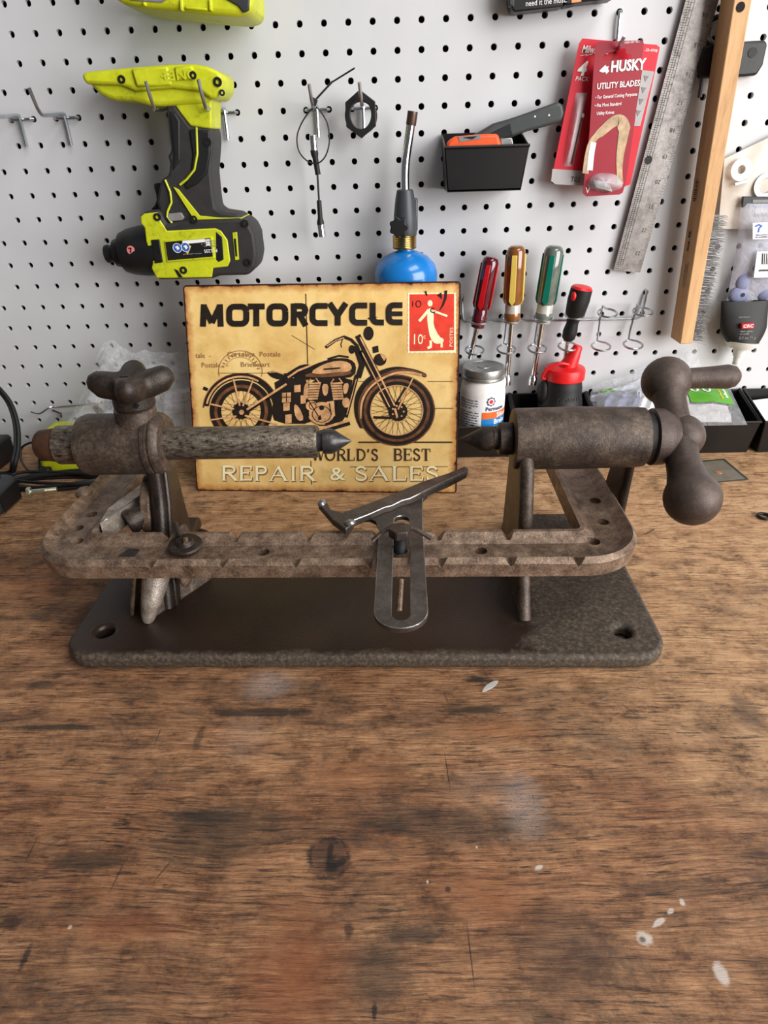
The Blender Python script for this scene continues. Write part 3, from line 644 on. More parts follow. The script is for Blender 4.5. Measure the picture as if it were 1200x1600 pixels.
# --- headline, drawn stroke by stroke
def headline():
    mb = SB(); cells = dict(zip(range(10), [('M', 313, 350), ('O', 354, 390), ('T', 388, 414), ('O', 417, 451), ('R', 455, 482), ('C', 484, 512), ('Y', 512, 544), ('C', 546, 574), ('L', 578, 600), ('E', 603, 629)]))
    for k, (ch, x0, x1) in cells.items():
        t = 9.2; h = t/2; sl = -.009*(x0-313); y0, y1 = 475.5+sl, 510.5+sl; w_ = x1-x0
        a, b, c, d = x0+h, x1-h, y0+h-.5, y1-h+.5; m_ = (a+b)/2; q = 8
        g = G(.0007); R = lambda *pts, wd=t: ribbon(mb, list(pts), wd, g)
        if ch == 'M': R((a, y1), (a+1.5, y0)); R((a+1, y0+2), (m_, y1-6)); R((m_, y1-6), (b-1, y0+2)); R((b-1.5, y0), (b, y1))
        if ch == 'O': R(*(arcpts(b-q, c+q, q, q, 0, -90, 5)+arcpts(a+q, c+q, q, q, 270, 180, 5)+arcpts(a+q, d-q, q, q, 180, 90, 5)+arcpts(b-q, d-q, q, q, 90, 0, 5)+[(b, c+q)]))
        if ch == 'T': R((x0, c), (x1, c)); R((m_, c), (m_, y1))
        if ch == 'R': R((a, y0), (a, y1)); R((a, c), (b-7, c), *arcpts(b-6, c+6.5, 6, 6.5, -90, 90, 6), (a, c+13)); R((b-9, c+13), (b+1, y1))
        if ch == 'C': R((x1, c), *arcpts(a+q, c+q, q, q, 270, 180, 5), *arcpts(a+q, d-q, q, q, 180, 90, 5), (x1, d))
        if ch == 'Y': R((x0+3, y0), (m_, c+15)); R((x1-3, y0), (m_, c+15)); R((m_, c+12), (m_, y1))
        if ch == 'L': R((a, y0), (a, d-q), *arcpts(a+q, d-q, q, q, 180, 90, 5), (x1, d))
        if ch == 'E': R((x1, c), *arcpts(a+q, c+q, q, q, 270, 180, 5), *arcpts(a+q, d-q, q, q, 180, 90, 5), (x1, d)); R((a, (c+d)/2), (x1, (c+d)/2), wd=7.5)
    return mb
sbuild(headline(), 'headline_motorcycle', 'sign_dark')
# --- serif capitals for the two lower lines
def serif_text(s, x0, x1, y0, y1, x0b=None, thick=.17, thin=.07, mat='sign_line', name='line', off=.0007, slope=0.0):
    W_ = {'W': 1.25, 'O': 1.05, 'R': 1.0, 'L': .82, 'D': 1.0, "'": .35, 'S': .72, 'B': .88, 'E': .82, 'T': .9, 'P': .85, 'A': 1.1, 'I': .42, '&': 1.1, ' ': .5}
    tot = sum(W_[c] for c in s)+.12*(len(s)-1); sc_ = (x1-x0)/tot; x = x0; mb = SB(); H = y1-y0
    for ch in s:
        cw = W_[ch]*sc_
        def g(u, v_, x=x, cw=cw): px = x+u*cw; return G(off)(px, y1-v_*H+slope*(px-x0))
        asp = H/cw
        def R(pts, wd, sf=()):
            # stroke in cell units, width given in units of H
            P_ = [(u*cw, v_*H) for u, v_ in pts]; gg = lambda a, b: g(a/cw, b/H)
            ribbon(mb, P_, wd*H, gg)
            for i in sf: ribbon(mb, [(P_[i][0]-.15*H, P_[i][1]), (P_[i][0]+.15*H, P_[i][1])], .055*H, gg, False)
        E_ = lambda cx, cy, rx, ry, a0, a1: arcpts(cx, cy, rx, ry, a0, a1, 12)
        if ch == 'W': R([(.02, 1), (.30, 0)], thick, (0,)); R([(.30, 0), (.5, 1)], thin); R([(.48, 1), (.74, 0)], thick, (0,)); R([(.74, 0), (.98, 1)], thin, (1,))
        if ch == 'O': R(E_(.5, .5, .44, .47, 50, 230), thick*.9); R(E_(.5, .5, .44, .47, 230, 410), thick*.8)
        if ch in 'RPB': R([(.2, 0), (.2, 1)], thick, (0, 1)); R([(.2, .97)]+E_(.55, .74, .3, .23, 90, -90)+[(.2, .51)], thin*1.6)
        if ch == 'R': R([(.5, .5), (.95, 0)], thick, (1,))
        if ch == 'B': R([(.2, .51)]+E_(.55, .27, .36, .25, 90, -90)+[(.2, .02)], thin*1.6)
        if ch in 'LE': R([(.2, 0), (.2, 1)], thick, (0, 1)); R([(.2, .03), (.92, .03), (.95, .28)], thin)
        if ch == 'E': R([(.2, .97), (.9, .97), (.93, .74)], thin); R([(.2, .52), (.7, .52), (.7, .40)], thin); R([(.7, .52), (.7, .64)], thin)
        if ch == 'D': R([(.2, 0), (.2, 1)], thick, (0, 1)); R([(.2, .97)]+E_(.42, .5, .5, .47, 90, -90)+[(.2, .03)], thin*1.8)
        if ch == 'S': R([(.86, .78)]+E_(.5, .75, .34, .22, 20, 200)+[(.5, .52)]+E_(.5, .26, .38, .24, 60, -170)+[(.1, .22)], thick*.8)
        if ch == 'T': R([(.5, 0), (.5, 1)], thick, (0,)); R([(.04, .72), (.07, .97), (.93, .97), (.96, .72)], thin)
        if ch == 'A': R([(.05, 0), (.48, 1)], thin, (0,)); R([(.46, 1), (.88, 0)], thick, (1,)); R([(.24, .34), (.7, .34)], thin)
        if ch == 'I': R([(.5, 0), (.5, 1)], thick, (0, 1))
        if ch == "'": R([(.5, 1), (.4, .72)], thick*.8)
        if ch == '&': R([(.98, .02), (.28, .78)]+E_(.44, .80, .17, .17, 190, -10)+[(.5, .55)]+E_(.36, .27, .28, .26, 110, 300)+[(.72, .2), (.9, .46)], thin*1.9)
        x += cw+.12*sc_
    return sbuild(mb, name, mat)
serif_text("WORLD'S", 488, 591, 701.5, 719.5, mat='sign_line', name='line_worlds')
serif_text("BEST", 615, 673, 701, 719.5, mat='sign_line', name='line_best')
serif_text('REPAIR', 346.6, 493.6, 729.6, 751.6, mat='sign_faint', name='line_repair_shadow', off=.0005, slope=.006, thick=.2, thin=.11)
serif_text('REPAIR', 345, 492, 728, 750, mat='sign_cream', name='line_repair', slope=.006, off=.0008, thick=.19, thin=.09)
serif_text('SALES', 555.6, 686.6, 730.6, 752.1, mat='sign_faint', name='line_sales_shadow', off=.0005, thick=.2, thin=.11)
serif_text('SALES', 554, 685, 729, 750.5, mat='sign_cream', name='line_sales', off=.0008, thick=.19, thin=.09)
# --- plank lines of the print
mb = SB()
for pts, wd in (([(478, 459), (481, 570)], 1.4), ([(486, 720), (487, 757)], 1.2), ([(560, 691), (707, 691)], 2.2), ([(671, 638), (708, 638)], 1), ([(668, 596), (708, 596)], 1), ([(341, 583), (420, 583)], .8), ([(560, 596), (578, 596)], .8), ([(555, 638), (562, 638)], .8), ([(547, 729.5), (700, 729)], .8), ([(456, 524), (492, 546)], .7), ([(310, 691), (480, 691)], 1.6)):
    mb = SB(); ribbon(mb, pts, wd, G(.0004)); sbuild(mb, 'print_line', 'sign_line')
# --- faint typewriter lines and postmark
def stext(s, x, y, h, mat, name, ang=0, bold=0.0, sx=1.0, off=.0006):
    x0, y0 = sxy(x, y); x1, y1 = sxy(x+10, y); U = V((x1-x0, y1-y0, 0)).normalized(); 
    if ang: U = Matrix.Rotation(math.radians(ang), 3, 'Z') @ U
    W2 = V((-U.y, U.x, 0))
    hm = (V((*sxy(x, y), 0))-V((*sxy(x, y-h), 0))).length
    return text(None, 0, 0, s, hm, mat, name, sign, fn=lambda a, b: SM @ (V((x0, y0, off))+U*a*sx+W2*b), bold=bold)
stext('tale  -', 306, 559, 7.5, 'sign_faint', 'print_text'); stext('Cartolina  Postale', 355, 557, 7.5, 'sign_faint', 'print_text', sx=1.12)
stext('Postale - -', 315, 574, 7.5, 'sign_faint', 'print_text'); stext('Briefkaart', 376, 573, 7.5, 'sign_faint', 'print_text', sx=1.12)
mb = SB(); ribbon(mb, arcpts(376, 580, 34, 32, 165, 375, 30), .9, G(.00055)); ribbon(mb, arcpts(376, 580, 24, 22, 200, 340, 20), .5, G(.00055))
for i in range(14):
    a = math.radians(195+i*12); ribbon(mb, [(376+26*math.cos(a), 580+24*math.sin(a)), (376+31*math.cos(a), 580+29*math.sin(a))], 1.3, G(.00055))
sbuild(mb, 'postmark', 'sign_faint')
stext('&', 516, 751, 20, 'sign_faint', 'line_and_shadow', off=.0005, sx=1.35); stext('&', 515, 750, 20, 'sign_cream', 'line_and', off=.0009, sx=1.35, bold=.01)
# --- stamp
mb = SB(); per = []
x0, x1, y0, y1 = 636.5, 713, 457, 552
for i in range(20): per.append((x0+(x1-x0)*i/20, y0+(1.2 if i % 2 else 0)))
for i in range(24): per.append((x1-(1.2 if i % 2 else 0), y0+(y1-y0)*i/24))
for i in range(20): per.append((x1-(x1-x0)*i/20, y1-(1.2 if i % 2 else 0)))
for i in range(24): per.append((x0+(1.2 if i % 2 else 0), y1-(y1-y0)*i/24))
mb.flat([G(.0004)(a, b) for a, b in per]); stamp = sbuild(mb, 'stamp', 'sign_cream')
mb = SB().flat([G(.0006)(a, b) for a, b in ((640, 460), (709.5, 459), (709.5, 547), (640, 549))]); sbuild(mb, 'stamp_field', 'sign_red', stamp)
mb = SB(); g = G(.0008)
mb.flat([g(a, b) for a, b in smooth([(669, 482), (675, 482), (678, 492), (677, 508), (686, 526), (694, 530), (692, 536), (680, 538), (672, 528), (669, 512), (667, 496)], 1)])   # plain robed figure
mb.flat([g(672+4*math.cos(i*.6), 474+5*math.sin(i*.6)) for i in range(10)])
ribbon(mb, [(670, 484), (662, 494), (655, 502)], 4.5, g); ribbon(mb, [(677, 486), (688, 490), (699, 494)], 3.2, g)
ribbon(mb, [(673, 532), (673, 542), (668, 544)], 4, g); ribbon(mb, [(690, 534), (690, 543)], 3.5, g)
sbuild(mb, 'stamp_figure', 'sign_cream', stamp)
sp_ = stext('10', 643, 538, 16, 'sign_cream', 'stamp_value', off=.0009, sx=.82); sp_.parent = stamp
sp_ = stext('c', 661, 529, 7, 'sign_cream', 'stamp_value', off=.0009); sp_.parent = stamp
sp_ = stext('POSTES', 707, 542, 5, 'sign_cream', 'stamp_word', 90, off=.0009, sx=1.25); sp_.parent = stamp
mb = SB(); ribbon(mb, [(697, 454), (696, 466), (692, 477), (687, 485)], [4, 4, 3, 1], G(.001)); ribbon(mb, [(665, 455), (667, 462)], 2.5, G(.001))
mb.flat([G(.001)(a, b) for a, b in ((683, 461), (690, 457), (691, 468))]); ribbon(mb, arcpts(677, 485, 4, 3.5, 30, 300, 8), 1.6, G(.001)); ribbon(mb, arcpts(654, 475, 4, 5, 0, 360, 12), 1.2, G(.001)); ribbon(mb, [(645, 471), (645, 479)], 1.2, G(.001))
sbuild(mb, 'cancel_strokes', 'sign_dark', stamp)
# --- printed motorcycle: dark layer, brown layer, tan layer, fine lines
dk, bn, bn2, bn3, bn4, tn, fi = [SB() for _ in range(7)]; g1, g2, g3, g4 = G(.0005), G(.0008), G(.0011), G(.0014)
def annulus(mb, cx, cy, rx0, ry0, rx1, ry1, g, a0=0, a1=360, n=48):
    A = arcpts(cx, cy, rx0, ry0, a0, a1, n); B = arcpts(cx, cy, rx1, ry1, a0, a1, n)
    for i in range(n): mb.flat([g(*A[i]), g(*B[i]), g(*B[i+1]), g(*A[i+1])])
P = lambda mb, g, pts, sm=0: mb.flat([g(*p) for p in (smooth(pts, sm) if sm else pts)])
R1 = lambda pts, wd: ribbon(dk, pts, wd, g1)
annulus(dk, 377, 642, 31, 31, 49, 48, g1); annulus(dk, 620, 641, 41, 39, 58, 54, g1)                    # tyres
annulus(bn, 377, 642, 37, 36, 42, 41, g2); annulus(bn2, 620, 641, 47, 45, 52, 49, g2)
P(dk, g1, arcpts(377, 642, 14, 13, 0, 360, 16)); P(dk, g1, arcpts(622, 643, 15, 15, 0, 360, 16))
annulus(dk, 377, 642, 51, 50, 59, 58, g1, 188, 352); annulus(tn, 377, 642, 53, 52, 56, 55, g3, 192, 300)     # rear fender
R1([(325, 609), (318, 606)], 5)
for a in (-103, -69): tn_ = math.radians(a); ribbon(tn, [(377+8*math.cos(tn_), 642+8*math.sin(tn_)), (377+52*math.cos(tn_), 642+51*math.sin(tn_))], 2.6, g3)
ribbon(tn, [(328, 631), (366, 639)], 2.6, g3)
fp = [(566, 668), (560, 650), (560, 632), (564, 616), (575, 600), (590, 589), (606, 581), (622, 577), (640, 578), (655, 582), (665, 587)]
ribbon(dk, smooth(fp, 2, False), [6+10*math.sin(math.pi*min(1, i/33)) for i in range(60)], g1)                    # front fender
ribbon(tn, smooth([(x+4, y+4) for x, y in fp[1:-1]], 2, False), 3.2, g3); ribbon(bn3, smooth([(x+1.5, y+1) for x, y in fp], 2, False), 4, g2)
P(dk, g1, [(456, 592), (470, 580), (490, 570), (512, 562), (530, 559), (548, 561), (557, 570), (555, 588), (530, 592), (480, 594)], 1)   # tank
P(tn, g3, [(484, 582), (505, 569), (528, 563), (546, 566), (551, 575), (545, 581), (520, 582), (500, 585)], 1); P(bn4, g2, [(470, 588), (500, 578), (548, 578), (550, 586), (500, 590)], 1)
ribbon(fi, [(506, 577), (532, 575)], 2.4, g4)
P(dk, g1, [(417, 581), (430, 579), (446, 585), (458, 577), (472, 569), (490, 570), (474, 578), (460, 590), (446, 594), (430, 592), (421, 587)], 1)   # saddle
ribbon(tn, [(420, 581.5), (433, 581), (444, 585)], 1.6, g3); ribbon(tn, [(450, 590), (466, 579), (486, 571)], 3, g3)
P(dk, g1, [(428, 592), (478, 590), (480, 606), (494, 640), (492, 662), (430, 662), (424, 640), (432, 616)], 1)      # dark bay behind the engine
P(dk, g1, [(478, 592), (552, 588), (548, 612), (541, 650), (530, 664), (490, 666), (480, 640)], 1)
for a, b, c, d in ((441, 614, 455, 628), (443, 630, 453, 641), (446, 648, 456, 661), (460, 602, 470, 612), (470, 618, 478, 630)): P(tn, g3, [(a, b), (c, b-1), (c, d), (a, d+1)])
ribbon(fi, [(440, 621), (456, 620)], 1.2, g4); ribbon(fi, [(448, 614), (448, 628)], 1.2, g4)
for cx, tilt in ((491, -6), (527, 5)):                                                                              # two finned cylinders
    P(tn, g3, [(cx-9-tilt*.3, 598), (cx+9-tilt*.3, 597), (cx+8+tilt*.4, 624), (cx-8+tilt*.4, 625)])
    for k in range(6): ribbon(fi, [(cx-9, 601+k*4), (cx+9, 600.5+k*4)], .9, g4)
    ribbon(tn, [(cx-5, 592), (cx-10, 599)], 1.8, g3); ribbon(tn, [(cx+3, 591), (cx+9, 599)], 1.8, g3)
P(tn, g3, arcpts(503, 645, 20, 17, 0, 360, 24)); P(tn, g3, arcpts(487, 634, 9, 8, 0, 360, 16)); P(tn, g3, arcpts(541, 629, 6, 8, 0, 360, 14)); P(tn, g3, [(510, 628), (522, 626), (524, 650), (512, 652)]); P(tn, g3, [(476, 600), (483, 598), (482, 626), (474, 620)], 1); P(tn, g3, [(503, 600), (514, 600), (512, 618), (505, 618)], 1); P(tn, g3, [(482, 648), (492, 658), (512, 663), (498, 664), (484, 656)], 1); P(tn, g3, [(536, 600), (546, 598), (543, 614), (537, 616)], 1); P(tn, g3, [(460, 630), (468, 636), (476, 656), (466, 658), (460, 646)], 1)
P(fi, g4, arcpts(503, 637, 4, 4, 0, 360, 10)); annulus(fi, 503, 647, 14, 12, 15.2, 13, g4, 0, 360, 24); annulus(fi, 489, 634, 5, 5, 6, 6, g4, 0, 360, 14)
P(fi, g4, [(497, 652), (501, 648), (503, 655), (498, 657)]); ribbon(fi, [(515, 630), (518, 648)], 1.5, g4); ribbon(fi, [(480, 622), (498, 650)], 1.4, g4); ribbon(fi, [(530, 626), (526, 655)], 5, g4)
R1([(558, 586), (540, 652)], 7); ribbon(tn, [(557, 592), (542, 648)], 1.4, g3)                                        # down tube
ribbon(tn, [(498, 671), (545, 657)], 4, g3); R1([(500, 675), (547, 661)], 6)                                        # footboard
ribbon(tn, [(386, 640), (448, 600)], 3.4, g3); R1([(387, 643), (449, 603)], 4); ribbon(tn, [(383, 649), (434, 663)], 2.6, g3); ribbon(tn, [(330, 656), (370, 650)], 2.2, g3)
R1([(559, 524), (618, 640)], 9); R1([(563, 548), (610, 640)], 7); ribbon(tn, [(563, 527), (617, 634)], 2.6, g3); ribbon(tn, [(566, 551), (609, 636)], 1.8, g3)   # fork
ribbon(tn, [(622, 640), (646, 589)], 2.2, g3); R1([(618, 632), (634, 605)], 3); R1([(584, 652), (612, 653)], 4); ribbon(tn, [(617, 638), (621, 652)], 3.5, g3)
P(dk, g1, arcpts(576, 521, 8, 11, 0, 360, 16)); P(dk, g1, [(582, 542), (591, 540), (592, 550), (583, 552)]); P(dk, g1, arcpts(594, 562, 10, 9.5, 0, 360, 18)); P(tn, g3, arcpts(597, 559, 6, 6, -120, 60, 12))
R1([(509, 543), (524, 532), (538, 526.5), (549, 531), (558, 540)], 4.6); ribbon(tn, [(511, 541), (525, 532), (538, 527.5)], 1.6, g3); R1([(536, 528), (533, 538), (534, 543)], 1.4)
P(dk, g1, arcpts(550, 546, 5, 7, 0, 360, 12)); R1([(512, 561), (530, 556), (545, 558)], 3); R1([(556, 540), (566, 570), (560, 590)], 9)
spokes = []
for cx, cy, r0, rx, ry, nn in ((620, 641, 12, 41, 39, 40), (377, 642, 12, 31, 31, 30)):
    spk = SB(); spokes.append(spk)
    for i in range(nn):
        a = 2*math.pi*i/nn; b = a+(.35 if i % 2 else -.35); ribbon(spk, [(cx+r0*math.cos(b), cy+r0*math.sin(b)), (cx+rx*math.cos(a), cy+ry*math.sin(a))], .6, G(.0004))
for i in range(7): a = 2*math.pi*i/7; P(tn, g3, arcpts(622+9*math.cos(a), 643+9*math.sin(a), 1.6, 1.6, 0, 360, 8))
P(tn, g3, arcpts(378, 644, 4, 4, 0, 360, 10)); annulus(tn, 620, 641, 40, 38, 41.5, 39.5, g3)
halos = [SB(), SB()]; annulus(halos[0], 620, 641, 57.5, 53.5, 60, 56, G(.00035)); annulus(halos[1], 377, 642, 58, 57, 60.5, 59.5, G(.00035), 185, 355)
bike = sbuild(dk, 'motorcycle_print', 'sign_dark'); sbuild(bn, 'print_shading', 'sign_brown', bike); sbuild(tn, 'print_highlights', 'sign_tan', bike)
sbuild(fi, 'print_details', 'sign_dark', bike); [sbuild(k, 'print_shading', 'sign_brown', bike) for k in (bn2, bn3, bn4)]
for k in spokes: sbuild(k, 'print_spokes', 'sign_brown', bike)
for k in halos: sbuild(k, 'print_halo', 'sign_brown', bike)

# ================================================================== HANGING ON THE PEGBOARD
def hole(c, r): return V((PX0+c*PITCHM, 0, PZ0-r*PITCHM))
def peg_hook(c, r, label, arm=.062, rise=.024, leg=.026):
    a, b = hole(c, r), hole(c+1, r); m_ = (a+b)/2; y = -.0024; R = .0016
    t = thing('peg_hook', label, 'hook', (m_.x, 0, m_.z-leg), 0, 'zinc wire pegboard hooks')
    build(MB().tube([(a.x, .012, a.z+.001), (a.x, -.001, a.z), (a.x+.002, y-.001, a.z), (b.x-.002, y-.001, b.z), (b.x, -.001, b.z), (b.x, .012, b.z+.001)], R, 8), 'cross_bar', 'zinc_wire', t)
    build(MB().tube(spline([(m_.x, y-.003, m_.z-leg), (m_.x, y-.003, m_.z+.000), (m_.x, -.010, m_.z+.0035), (m_.x, -arm+.012, m_.z+.001), (m_.x, -arm, m_.z+.004), (m_.x-.001, -arm-.007, m_.z+rise)], 4), R*1.15, 8), 'arm', 'zinc_wire', t)
    return t
peg_hook(-1, 3, 'bare wire peg hook farther from the hanging impact driver'); peg_hook(1, 3, 'bare wire peg hook nearest the hanging impact driver')
peg_hook(6, 3, 'wire peg hook under the wide end of the impact driver foot', .088); peg_hook(8, 3, 'wire peg hook against the back of the impact driver grip', .088)
peg_hook(12, 3, 'wire peg hook carrying the black cable tie loop', .05, .02); peg_hook(14, 3, 'wire peg hook carrying the black ring nut', .05, .02)

# --- impact driver hanging upside down by its battery foot
D = .052
p_ = wall(320, 400, D)
drill = thing('impact_driver', 'lime green and black cordless impact driver hanging upside down', 'power tool', (p_.x, -D, wall(300, 430, D).z))
def dslab(pts, h, name, mat, parent=drill, bev=.004, seg=3, sm=0, off=0): return build(slab(smooth(pts, sm) if sm else pts, D-h-off, D+h-off, D), name, mat, parent, bevel=bev, seg=seg)
foot = dslab([(145, 121), (153, 116), (218, 110), (276, 105.5), (314, 104.5), (334, 108), (350, 115), (357, 123), (357, 143), (349, 156), (340, 158), (325, 146), (284, 141), (228, 146), (206, 137), (152, 135)], .029, 'battery_foot', 'lime_plastic', bev=.004)
dslab([(150, 130), (204, 130), (228, 140), (284, 136), (340, 140), (344, 156), (330, 164), (268, 168), (244, 167), (222, 161), (192, 160), (172, 152)], .024, 'foot_underside', 'lime_plastic', foot, .006)
dslab([(222, 112), (276, 108), (283, 137), (230, 140)], .0315, 'foot_panel', 'lime_plastic', foot, .002, 2)
dslab([(286, 109), (313, 107), (320, 128), (290, 130)], .0315, 'latch_pad', 'lime_plastic', foot, .002, 2)
df = Frame(wall(280, 122, D+.0317), (-1, 0, -.02), (0, 0, -1))
text(df, -.019, -.006, 'ONE+', .0075, 'lime_plastic', 'embossed_text', foot, .0008, sx=1.25, bold=.03)
for px, py, r in ((303, 118, .0034), (340, 128, .0042), (347, 145, .0028), (190, 124, .0036)):
    q = wall(px, py, D+.0295); build(MB().washer((q.x, -(D+.0288 if px != 303 else D+.0312), q.z), (0, -1, 0), r, r*.45, .0014, 16), 'screw_boss', 'black_plastic', foot)
neck = dslab([(268, 160), (338, 156), (338, 202), (306, 198), (292, 180), (282, 165), (268, 167)], .021, 'neck', 'lime_plastic', bev=.005)
grip = dslab([(268, 165), (281, 163), (291, 178), (305, 197), (338, 201), (340, 222), (337, 268), (340, 300), (343, 322), (352, 328), (378, 332), (386, 341), (340, 350), (262, 345), (254, 312), (258, 290), (260, 280), (272, 272), (274, 252), (270, 243), (276, 236), (272, 192)], .0205, 'grip', 'grip_rubber', bev=.007, seg=3)
dslab([(304, 203), (336, 204), (337, 240), (332, 268), (318, 285), (300, 295), (296, 288), (306, 270), (309, 240)], .0222, 'grip_pad', 'black_rubber', grip, .002)
dslab([(274, 174), (284, 178), (291, 190), (291, 250), (278, 268), (280, 240), (277, 205)], .0218, 'grip_pad', 'black_rubber', grip, .002)
q = wall(324, 222, D+.0222); build(MB().washer((q.x, -(D+.0215), q.z), (0, -1, 0), .0042, .002, .0014, 16), 'screw_boss', 'black_plastic', grip)
seam = MB()
for pts in ([(307, 199), (308.5, 240), (304, 265), (292, 280), (281, 289)], [(258, 281), (266, 300), (268, 316), (262, 330), (261, 338), (274, 356)]): seam.tube([wall(a, b, D+.0222) for a, b in pts], .0012, 6)
build(seam, 'seam_line', 'lime_plastic', grip)
dslab([(280, 290), (288, 294), (320, 334), (352, 337), (384, 337), (384, 339), (312, 341)], .0226, 'flash_stripe', 'lime_plastic', grip, .0008)
dslab([(243, 288), (248, 285), (258, 285), (266, 300), (267, 316), (258, 326), (237, 327), (246, 320), (249, 308)], .0085, 'trigger', 'black_plastic', bev=.003, sm=1)
body = dslab([(238, 327), (260, 324), (270, 346), (300, 340), (384, 337), (397, 347), (404, 362), (408, 393), (405, 413), (395, 424), (352, 425), (340, 429), (256, 431), (248, 415), (246, 390), (240, 360), (232, 346), (231, 334)], .0255, 'motor_housing', 'grip_rubber', bev=.009, seg=3)
dslab([(238, 330), (258, 328), (262, 340), (272, 356), (345, 352), (354, 356), (364, 370), (368, 402), (364, 411), (342, 413), (340, 427), (256, 429), (248, 413), (250, 405), (240, 372), (238, 352), (232, 345), (232, 334)], .0262, 'side_shell', 'lime_plastic', body, .0015)
dslab([(346, 357), (356, 366), (358, 400), (350, 404), (346, 400)], .0266, 'vent', 'black_plastic', body, .0008)
dslab([(268, 371), (341, 364), (345, 398), (272, 404)], .0275, 'label_frame', 'lime_plastic', body, .001)
lab = dslab([(270, 373), (338, 367), (342, 395), (274, 401)], .0280, 'rating_label', 'black_print', body, .0003)
lf = Frame(wall(306, 384, D+.0282), (-1, 0, -.03), (0, 0, -1))
dslab([(296, 371), (330, 368), (331, 373), (297, 376)], .0283, 'label_strip', 'white_print', lab, 0); dslab([(331, 369), (337.5, 368.5), (338.5, 378), (332, 378.5)], .0283, 'code_patch', 'white_print', lab, 0)
for px in (277, 290):
    q = wall(px, 387.5-(px-277)*.1, D+.0283); build(MB().lathe([(0, .0047), (.0003, .0047)], (q.x, -(D+.0282), q.z), (0, -1, 0), 24), 'symbol_disc', 'blue_ink', lab)
    build(MB().ring((q.x, -(D+.0286), q.z), (0, 1, 0), .0047, .0003, 24, 6), 'symbol_ring', 'white_print', lab); build(MB().prism([(q.x+a, -(D+.0284), q.z+b) for a, b in ((-.0025, .001), (.001, .0025), (.0025, -.0005), (0, -.0025), (-.001, 0))], (0, -.0003, 0)), 'symbol_mark', 'white_print', lab)
dslab([(297, 380), (309.5, 378.5), (304, 392)], .0284, 'warning_triangle', 'yellow_print', lab, 0)
text(Frame(wall(303, 385, D+.0285), (-1, 0, 0), (0, 0, -1)), 0, -.002, '!', .0055, 'black_print', 'warning_mark', lab, .0002, 'CENTER', .04)
text(lf, -.0228, .0045, 'PCL235', .0032, 'white_print', 'label_text', lab, .0002, bold=.02)
fine_print(lambda a, b: lf.p(a, b, .0003), -.0228, .0005, .016, .0013, 'grey_print', 'label_text', lab, 3, .0024); fine_print(lambda a, b: lf.p(a, b, .0003), -.005, .0075, .026, .0012, 'grey_print', 'label_text', lab, 1)
dslab([(248, 370), (261, 369), (266, 404), (254, 406)], .0275, 'badge', 'black_plastic', body, .001)
dslab([(271, 331), (292, 329), (297, 337), (294, 341), (273, 343)], .0232, 'speed_switch', 'grey_print', body, .001)
dslab([(371, 359), (378, 358), (381, 400), (375, 401)], .0264, 'slot_rim', 'lime_plastic', body, .0005); dslab([(373.5, 368), (376.5, 368), (378.5, 395), (376, 395)], .0268, 'slot', 'black_plastic', body, 0)
for px, py in ((246, 339), (303, 343), (383, 349), (387, 410), (287, 422)):
    q = wall(px, py, D+.026); build(MB().washer((q.x, -(D+.0262), q.z), (0, -1, 0), .0040, .0018, .0012, 16), 'screw_boss', 'black_plastic', body)
dslab([(283, 414), (288, 416), (296, 427), (290, 427)], .0268, 'vent', 'black_plastic', body, 0)
a, b = wall(166, 397, D), wall(252, 390, D); ax = b-a
nose = build(MB().lathe([(.028*0+.011, .0128), (.012, .0145), (.020, .0165), (.0215, .0215), (.030, .0245), (.045, .0268), (ax.length, .0275)], a, ax, 40), 'gear_case', 'black_plastic', drill)
build(MB().lathe([(0, .0088), (.001, .0098), (.004, .0098), (.0045, .0088), (.008, .0088), (.0085, .0098), (.012, .0098), (.0125, .0085), (.020, .0085)], a, ax, 28), 'chuck', 'black_plastic', nose)
q = wall(204.5, 391, D+.0255); s1 = build(MB().lathe([(0, .0046), (.0006, .0046)], (q.x, -(D+.0252), q.z), (-.12, -1, 0), 24), 'hazard_sticker', 'pink_sticker', nose)
build(MB().box((q.x, -(D+.0259), q.z), (.0012, .0006, .005), Matrix.Rotation(.3, 3, 'Y')), 'sticker_mark', 'black_print', s1); build(MB().box((q.x-.0004, -(D+.0259), q.z+.0022), (.0036, .0006, .001)), 'sticker_mark', 'black_print', s1)

# --- second lime tool at the top edge: its battery foot and housing rise out of the picture
D2 = .055
q = wall(300, 20, D2)
tool2 = thing('cordless_tool', 'lime green cordless tool with a ribbed foot at the top of the pegboard', 'power tool', (q.x, -D2, q.z-.02))
ft = build(slab([(184, -2), (212, 16), (244, 22), (300, 27), (350, 33), (385, 35), (402, 30), (405, 18), (404, -30), (330, -60), (200, -40)], D2-.034, D2+.034, D2), 'battery_foot', 'lime_plastic', tool2, bevel=.005, seg=3)
build(slab([(194, -6), (256, -4), (282, 8), (270, 15), (228, 12), (208, 6)], D2+.030, D2+.0355, D2), 'logo_plate', 'grey_film', ft, bevel=.001)
for x0_ in (297, 340): build(slab([(x0_, 10), (x0_+5, 10), (x0_+6, 28), (x0_+1, 27)], D2+.03, D2+.0362, D2), 'rib', 'lime_plastic', ft, bevel=.001)
build(slab([(306, 20), (338, 23), (338, 27), (306, 25)], D2+.03, D2+.0360, D2), 'rib', 'lime_plastic', ft, bevel=.001)
build(slab([(242, 14), (247, 14), (248, 20), (243, 20)], D2+.03, D2+.0360, D2), 'rib', 'lime_plastic', ft, bevel=.001)
build(slab([(356, 4), (384, 20), (392, 30), (400, 26), (402, -4)], D2+.03, D2+.0358, D2), 'release_panel', 'dark_grey_plastic', ft, bevel=.001)
build(slab([(230, -30), (330, -40), (322, -150), (262, -150)], D2-.02, D2+.02, D2), 'handle', 'grip_rubber', tool2, bevel=.006)

